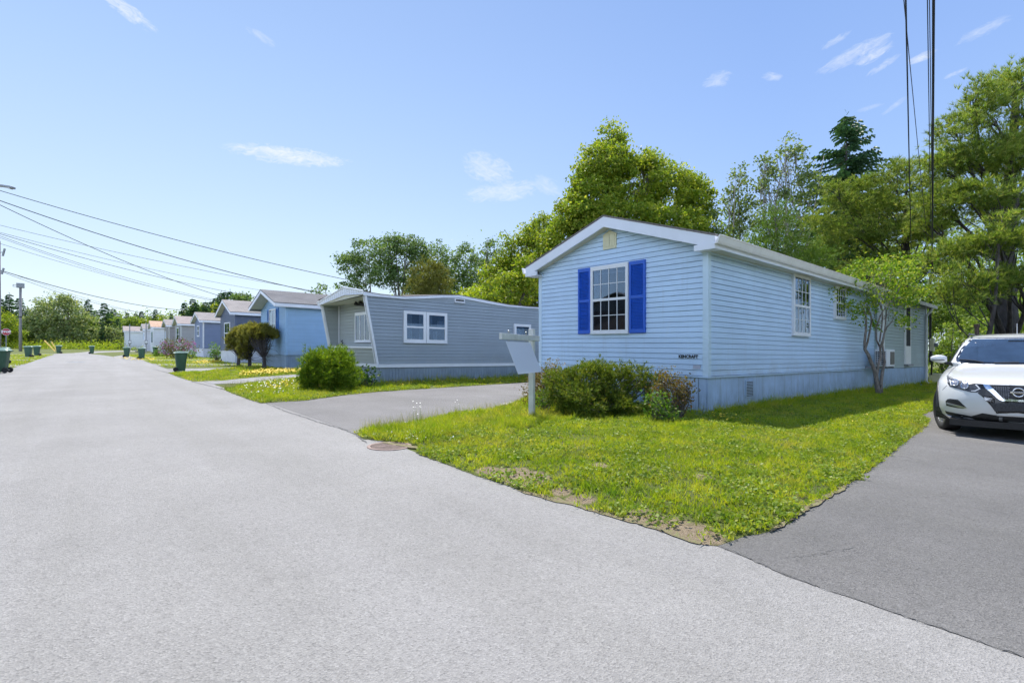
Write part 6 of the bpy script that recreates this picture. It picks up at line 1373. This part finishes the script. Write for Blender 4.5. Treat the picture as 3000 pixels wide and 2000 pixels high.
# undergrowth and woods behind everything: stuff
def mass(name, lst, m, leaf, dens, per, clump, label):
    al = []
    for (px, py, rx, ry, D) in lst:
        (c, r), = blobs_px(D, [(px, py, rx, ry)]); n = max(10, int(dens*(r[0]*r[2]+r[0]*r[1]))); cc, d = shell(c, r, n, .3, -.6); lv = np.repeat(cc, per, axis=0)+RNG.normal(size=(len(cc)*per, 3))*clump; al.append(leaf_quads(lv, leaf, .3))
    v = np.concatenate(al)
    g = -SL*(v[:, 0]*RT[0]+v[:, 1]*RT[1]); v[:, 2] = np.maximum(v[:, 2], g)
    o = mesh_np(name, v, np.arange(len(v)), np.full(len(v)//4, 4), m); tag(o, label, 'woods', kind='stuff'); return o
mass('distant_woods', [(px, 985-12*math.sin(px*.05), 34, 40, 120) for px in range(-60, 520, 26)]+[(px, 962, 30, 26, 118) for px in range(330, 620, 26)]+[(px, 955, 30, 26, 100) for px in range(540, 720, 30)], LMU, .45, 1.6, 26, 1.4, 'distant mixed woods closing off the end of the street')
mass('underbrush', [(px, 1018, 16, 10, 88) for px in range(-20, 350, 14)], LM5, .22, 4, 20, .5, 'low sunny undergrowth along the far verge')
mass('distant_woods', [(px, 850+20*math.sin(px*.02), 70, 90, 46) for px in range(1240, 1640, 55)]+[(px, 780+30*math.sin(px*.02), 80, 110, 42) for px in range(2100, 3150, 60)]+[(px, 920, 80, 110, 42) for px in range(2100, 3150, 60)], LMU, .24, 3.2, 26, 1.1, 'mixed woods behind the homes on the right')
al = []
for (x_, y_, rx, rz_) in [(-16, -14, 7, 6), (-22, -4, 6, 6), (-20, 16, 7, 5.5), (2, -24, 8, 7), (12, -20, 7, 6), (22, -17, 7, 7), (32, -16, 8, 8), (-8, -24, 7, 6)]:
    cc, d = shell((x_, y_, rz_*.7), (rx, rx, rz_), 420, .5, -.8); lv = np.repeat(cc, 22, axis=0)+RNG.normal(size=(len(cc)*22, 3))*.8; al.append(leaf_quads(lv, .4, .3))
v = np.concatenate(al); tag(mesh_np('distant_woods', v, np.arange(len(v)), np.full(len(v)//4, 4), LM2), 'woods across the street behind the camera', 'woods', kind='stuff')
# ---------------------------------------------------------------- grass and flowers
GRM = leaf_mat('grass_blades', (.14, .22, .010), (.24, .32, .014), (.36, .38, .06), .35, 1.3, boost=1.9, dk=.45)
nt = GRM.node_tree; pos = geopos(nt)
pb = [n for n in nt.nodes if n.type == 'BSDF_PRINCIPLED'][0]; src = pb.inputs['Base Color'].links[0].from_socket
f1 = noise(nt, .9, 5, .7, pos); c_ = mixc(nt, ramp(nt, f1, [(.50, (0, 0, 0)), (.66, (.55, .55, .55))]), src, (.46, .39, .12)); f2 = noise(nt, 2.7, 4, .7, pos)
c_ = mixc(nt, 1.0, c_, ramp(nt, f2, [(.32, (.5, .72, .6)), (.55, (1.15, 1.08, 1))]), 'MULTIPLY')
for n in list(nt.nodes):
    if n.type == 'BSDF_PRINCIPLED': nt.links.new(c_, n.inputs['Base Color'])
    if n.type == 'BSDF_TRANSLUCENT': nt.links.new(mixc(nt, 1.0, c_, (1.2, 1.2, .5), 'MULTIPLY'), n.inputs[0])
def pip(poly, pts):
    x, y = pts[:, 0], pts[:, 1]; c = np.zeros(len(pts), bool); pl = np.array(poly); j = len(pl)-1
    for i in range(len(pl)):
        xi, yi = pl[i]; xj, yj = pl[j]
        if yi != yj: m_ = ((yi > y) != (yj > y)) & (x < (xj-xi)*(y-yi)/(yj-yi)+xi); c ^= m_
        j = i
    return c
def edge_d(poly, pts):
    pl = np.array(poly)[::2]; d = np.full(len(pts), 9.)
    for i in range(0, len(pl)): d = np.minimum(d, np.hypot(pts[:, 0]-pl[i, 0], pts[:, 1]-pl[i, 1]))
    return d
def in_view(p, m_=.12):
    lat = p[:, 0]*RT[0]+p[:, 1]*RT[1]; dep = p[:, 0]*FW[0]+p[:, 1]*FW[1]; return (dep > 1.5) & (np.abs(lat/np.maximum(dep, .1)) < 1.03+m_), dep
def fbm(x, y): return (np.sin(x*1.7+np.sin(y*2.3)*1.3)+np.sin(y*2.1+np.sin(x*1.3)*1.7)+.6*np.sin(x*5.1+y*3.3)+.5*np.sin(y*6.7-x*4.1))/3.1
POLYS = {o.name: p for o, p in []}
lawn_polys = LAWN_ALL
def blades(pts, h, wd, lean=.45, z0=.0):
    n = len(pts); z = -SL*(pts[:, 0]*RT[0]+pts[:, 1]*RT[1])+z0; b = np.stack([pts[:, 0], pts[:, 1], z], 1); a = RNG.random(n)*6.283; s = np.stack([np.cos(a), np.sin(a), 0*a], 1)*(wd*(.6+.8*RNG.random(n)))[:, None]
    l = RNG.normal(size=(n, 3))*lean*h[:, None]; l[:, 2] = 0; tip = b+l+np.stack([0*a, 0*a, h], 1)
    return np.stack([b-s*.5, b+s*.5, tip], 1).reshape(-1, 3)
al = []
lm = {}
for k, (poly, rise, dens) in enumerate(lawn_polys):
    pl = np.array(poly); x0, y0 = pl.min(0); x1, y1 = pl.max(0); x1 = min(x1, 26 if k == 0 else 15)
    A_ = (x1-x0)*(y1-y0)
    for (dn, near, far) in ((dens, 0, 8.0), (dens*.45, 8.0, 14), (dens*.22, 14, 22), (dens*.10, 22, 40)):
        n = int(A_*dn/9); p = np.stack([x0+(x1-x0)*RNG.random(n), y0+(y1-y0)*RNG.random(n)], 1); p = np.repeat(p, 9, axis=0)+RNG.normal(size=(n*9, 2))*(.016 if near < 8 else .03); th_ = np.repeat(.6+.9*RNG.random(n)**1.5, 9); ok, dep = in_view(p); ok &= (dep >= near) & (dep < far); p = p[ok]; th_ = th_[ok]
        if not len(p): continue
        mk_ = pip(poly, p-RNG.normal(size=p.shape)*.018); p = p[mk_]; th_ = th_[mk_]
        if k == 0:
            for bx0, by0, br in BARE: mk_ = (np.hypot(p[:, 0]-bx0, p[:, 1]-by0) > br) | (RNG.random(len(p)) < .18); p = p[mk_]; th_ = th_[mk_]
        if k == 0: mk_ = ~((p[:, 0] > 8.7) & (p[:, 1] > 4.75) & (p[:, 1] < 9.0)); p = p[mk_]; th_ = th_[mk_]
        if k == 1: mk_ = ~((p[:, 0] > 6.95) & (p[:, 1] > 14.6) & (p[:, 1] < 18.3)); p = p[mk_]; th_ = th_[mk_]
        if k == 2: mk_ = ~((p[:, 0] > x3+.1) & (p[:, 1] > y3+.1) & (p[:, 1] < y3+4.5)); p = p[mk_]; th_ = th_[mk_]
        d = edge_d(poly, p); f = fbm(p[:, 0], p[:, 1]); dry = (f > .62) & (RNG.random(len(p)) < .55); p = p[~dry]; d = d[~dry]; f = f[~dry]; th_ = th_[~dry]
        h = .028+.030*RNG.random(len(p))+.02*np.clip(-f, 0, 1); h *= np.clip(.6+d*1.2, .6, 1)*th_
        if k == 0:
            # longer, wilder growth at the far tip, along the skirting and round the bushes
            wild = (p[:, 1] > 5.4) & (p[:, 0] < 8.6); h[wild] *= 1.5+.6*RNG.random(wild.sum()); sk = (p[:, 1] > 4.3) & (p[:, 0] > 8.6) & (p[:, 1] < 4.8); h[sk] *= 1.5+1.8*RNG.random(sk.sum())
        if k == 1: h *= 1.5; sk = (p[:, 1] > 14.1) & (p[:, 0] > 6.8) & (p[:, 1] < 14.8); h[sk] *= 1.2+1.6*RNG.random(sk.sum())
        sc_ = {0: 1, 8.0: 1.5, 14: 2.2, 22: 3.6}[near]; zz = .010+rise*(1-np.exp(-d/.35))
        al.append(blades(p, h*(1+.12*(sc_-1)), .0088*sc_*np.ones(len(p)), .5, zz))
# patchy grass over the far verges
for (xa, xb, ya, yb, dn) in ((2.85, 9, 31, 66, 60), (-9, -2.7, 14, 66, 60)):
    n = int((xb-xa)*(yb-ya)*dn); p = np.stack([xa+(xb-xa)*RNG.random(n), ya+(yb-ya)*RNG.random(n)], 1); ok, dep = in_view(p); al.append(blades(p[ok], .05+.06*RNG.random(ok.sum()), .03*np.ones(ok.sum()), .5, 0.))
v = np.concatenate(al); print('grass tris', len(v)//3)
# broad clover and weed leaves among the blades
wl_ = []
for k, (poly, rise, dens) in enumerate(lawn_polys[:2]):
    pl = np.array(poly); x0, y0 = pl.min(0); x1, y1 = pl.max(0); x1 = min(x1, 14); n = int((x1-x0)*(y1-y0)*1500); p = np.stack([x0+(x1-x0)*RNG.random(n), y0+(y1-y0)*RNG.random(n)], 1)
    f = fbm(p[:, 0]*2.2+3, p[:, 1]*2.2); p = p[f+RNG.normal(size=n)*.35 > .15]; ok, dep = in_view(p); p = p[ok]; p = p[pip(poly, p)]
    if k == 0: p = p[~((p[:, 0] > 8.7) & (p[:, 1] > 4.75) & (p[:, 1] < 9.0))]
    d = edge_d(poly, p); z = -SL*(p[:, 0]*RT[0]+p[:, 1]*RT[1])+.02+rise*(1-np.exp(-d/.35))+.03*RNG.random(len(p)); c = np.repeat(np.stack([p[:, 0], p[:, 1], z], 1), 2, axis=0)+RNG.normal(size=(len(p)*2, 3))*[.012, .012, .005]
    wl_.append(leaf_quads(c, .030, 1.0, None, .75))
wv = np.concatenate(wl_); tag(mesh_np('clover_leaves', wv, np.arange(len(wv)), np.full(len(wv)//4, 4), leaf_mat('clover_leaf', (.09, .16, .015), (.18, .25, .025), (.30, .34, .07), .3, 2.0, boost=1.6)), 'broad clover and weed leaves through the near lawns', 'ground cover', kind='stuff')
tag(mesh_np('grass', v, np.arange(len(v)), np.full(len(v)//3, 3), GRM), 'short sunlit lawn grass with longer tufts near the homes', 'grass', kind='stuff')
# tall seed heads and stray stalks at the near corner of the middle driveway
STK = leaf_mat('dry_stalks', (.16, .17, .09), (.24, .24, .15), (.30, .27, .18), .3)
al = []
for (a, b_, c_, d_, n, hh) in [(1075, 1262, 1180, 1250, 260, .17), (1180, 1250, 1300, 1228, 160, .22), (1300, 1222, 1480, 1195, 160, .20), (655, 1142, 830, 1115, 500, .22)]:
    t = RNG.random(n); A = np.array([P(a+(c_-a)*q, b_+(d_-b_)*q) for q in t])+RNG.normal(size=(n, 2))*.05; al.append(blades(A, hh*(.5+.7*RNG.random(n)), .006*np.ones(n), .3, .02))
v = np.concatenate(al); tag(mesh_np('tall_grass', v, np.arange(len(v)), np.full(len(v)//3, 3), STK), 'tall dry grass stalks along the driveway edge', 'grass', kind='stuff')
FY = paint('yellow_petals', (.80, .58, .03), .6, .15, 9); FWH = paint('white_petals', (.72, .72, .66), .6, .1, 9); FST = leaf_mat('flower_stems', (.08, .14, .03), (.12, .18, .04), None, .2)
def flowers(regions, m, name, label, r0=.014, seed=4):
    rr = np.random.default_rng(seed); vs = []; st = []; fs = 0; F_ = []
    for (pa, n, hh, spread) in regions:
        pa = [P(*q) for q in pa]; cx = [p[0] for p in pa]; cy = [p[1] for p in pa]; k = 0; tries = 0
        while k < n and tries < n*40:
            tries += 1; x = rr.uniform(min(cx), max(cx)); y = rr.uniform(min(cy), max(cy))
            if not inside((x, y), pa): continue
            k += 1; dep = x*FW[0]+y*FW[1]; r = r0*(1+max(0, dep-9)*.035)*rr.uniform(.7, 1.25); z = G(x, y)+.03+hh*rr.uniform(.4, 1.1); tx, ty = rr.normal(0, .35), rr.normal(0, .35); b0 = len(vs)
            for q in range(7):
                a = q*6.283/7; dx, dy = math.cos(a)*r, math.sin(a)*r; vs.append((x+dx, y+dy, z+dx*tx+dy*ty))
            vs.append((x, y, z-.006)); F_ += [(b0+q, b0+(q+1) % 7, b0+7) for q in range(7)]
            st.append((x, y, z))
    o = mesh_np(name, np.array(vs), np.array(F_).ravel(), np.full(len(F_), 3), m); tag(o, label, 'flowers', kind='stuff')
    s = np.array(st); w_ = .003; v = np.stack([s*[1, 1, 0]+np.stack([0*s[:, 0]-w_, 0*s[:, 0], -SL*(s[:, 0]*RT[0]+s[:, 1]*RT[1])], 1), s*[1, 1, 0]+np.stack([0*s[:, 0]+w_, 0*s[:, 0], -SL*(s[:, 0]*RT[0]+s[:, 1]*RT[1])], 1), s-[0, 0, .005]], 1).reshape(-1, 3)
    return v
sv = [flowers([([(2085, 1222), (2300, 1195), (2560, 1165), (2620, 1190), (2560, 1235), (2400, 1290), (2240, 1270), (2110, 1245)], 190, .06, 0), ([(2500, 1215), (2620, 1190), (2700, 1200), (2600, 1245), (2480, 1250)], 130, .05, 0), ([(2085, 1232), (2180, 1240), (2230, 1262), (2090, 1250)], 40, .12, 0), ([(1440, 1230), (1560, 1220), (1640, 1260), (1700, 1330), (1560, 1330), (1450, 1290)], 150, .03, 0), ([(1700, 1280), (2100, 1270), (2300, 1320), (2100, 1420), (1750, 1380)], 70, .02, 0), ([(2300, 1320), (2620, 1250), (2500, 1330), (2300, 1400)], 40, .02, 0)], FY, 'dandelion_flowers', 'scattered yellow dandelions on the near lawn', .017, 4),
      flowers([([(1090, 1270), (1250, 1240), (1400, 1225), (1440, 1270), (1350, 1300), (1200, 1300)], 330, .05, 0), ([(1400, 1290), (1530, 1290), (1540, 1320), (1400, 1330)], 120, .03, 0), ([(1280, 1320), (1700, 1300), (1800, 1400), (1500, 1400)], 30, .02, 0), ([(1205, 1240), (1235, 1238), (1235, 1250), (1205, 1252)], 14, .32, 0), ([(1330, 1215), (1350, 1212), (1350, 1222), (1330, 1224)], 8, .34, 0)], FWH, 'clover_flowers', 'small white clover and daisy heads near the driveway corner', .011, 5),
      flowers([([(705, 1097), (770, 1088), (870, 1086), (900, 1095), (780, 1103), (700, 1109)], 900, .14, 0), ([(560, 1066), (600, 1058), (660, 1062), (600, 1068)], 260, .10, 0)], FY, 'yellow_flower_bed', 'dense band of yellow flowers along the sky blue home lawn', .018, 6),
      flowers([([(700, 1150), (800, 1118), (880, 1115), (900, 1140), (860, 1165), (740, 1168)], 230, .12, 0)], FWH, 'white_wildflowers', 'white wildflowers on the lawn strip by the cedar bush', .015, 7),
      flowers([([(770, 1130), (870, 1120), (880, 1140), (790, 1150)], 160, .10, 0), ([(1130, 1128), (1520, 1112), (1520, 1120), (1130, 1140)], 160, .10, 0), ([(330, 1049), (430, 1047), (470, 1056), (400, 1058)], 160, .06, 0)], FY, 'yellow_wildflowers', 'yellow wildflowers on the strips by the grey trailer', .018, 8)]
v = np.concatenate(sv); tag(mesh_np('flower_stalks', v, np.arange(len(v)), np.full(len(v)//3, 3), FST), 'thin green flower stalks in the lawns', 'plants', kind='stuff')
# little stones edging the bush bed
k = 0
for (px, py, s) in [(1478, 1190, .07), (1500, 1185, .06), (1520, 1178, .05), (1590, 1198, .06), (2062, 1232, .06), (1542, 1188, .05), (1812, 1228, .05)]:
    x, y = P(px, py); mb = MB(); bmx = bmesh.new(); bmesh.ops.create_icosphere(bmx, subdivisions=2, radius=s)
    for v_ in bmx.verts: v_.co.x *= 1.4; v_.co.z *= .6; v_.co += Vector([random.uniform(-.1, .1)*s for _ in range(3)])
    mb.v = [tuple(v_.co) for v_ in bmx.verts]; mb.f = [tuple(v_.index for v_ in f.verts) for f in bmx.faces]; bmx.free()
    o = mb.build('stone', paint('pale_stone', (.42, .40, .36), .9, .2, 12, bump=.4), None, None, site=False); o.location = (x, y, G(x, y)+.03); tag(o, 'small pale stone edging the planting bed', 'stone', 'stones edging the bush bed')
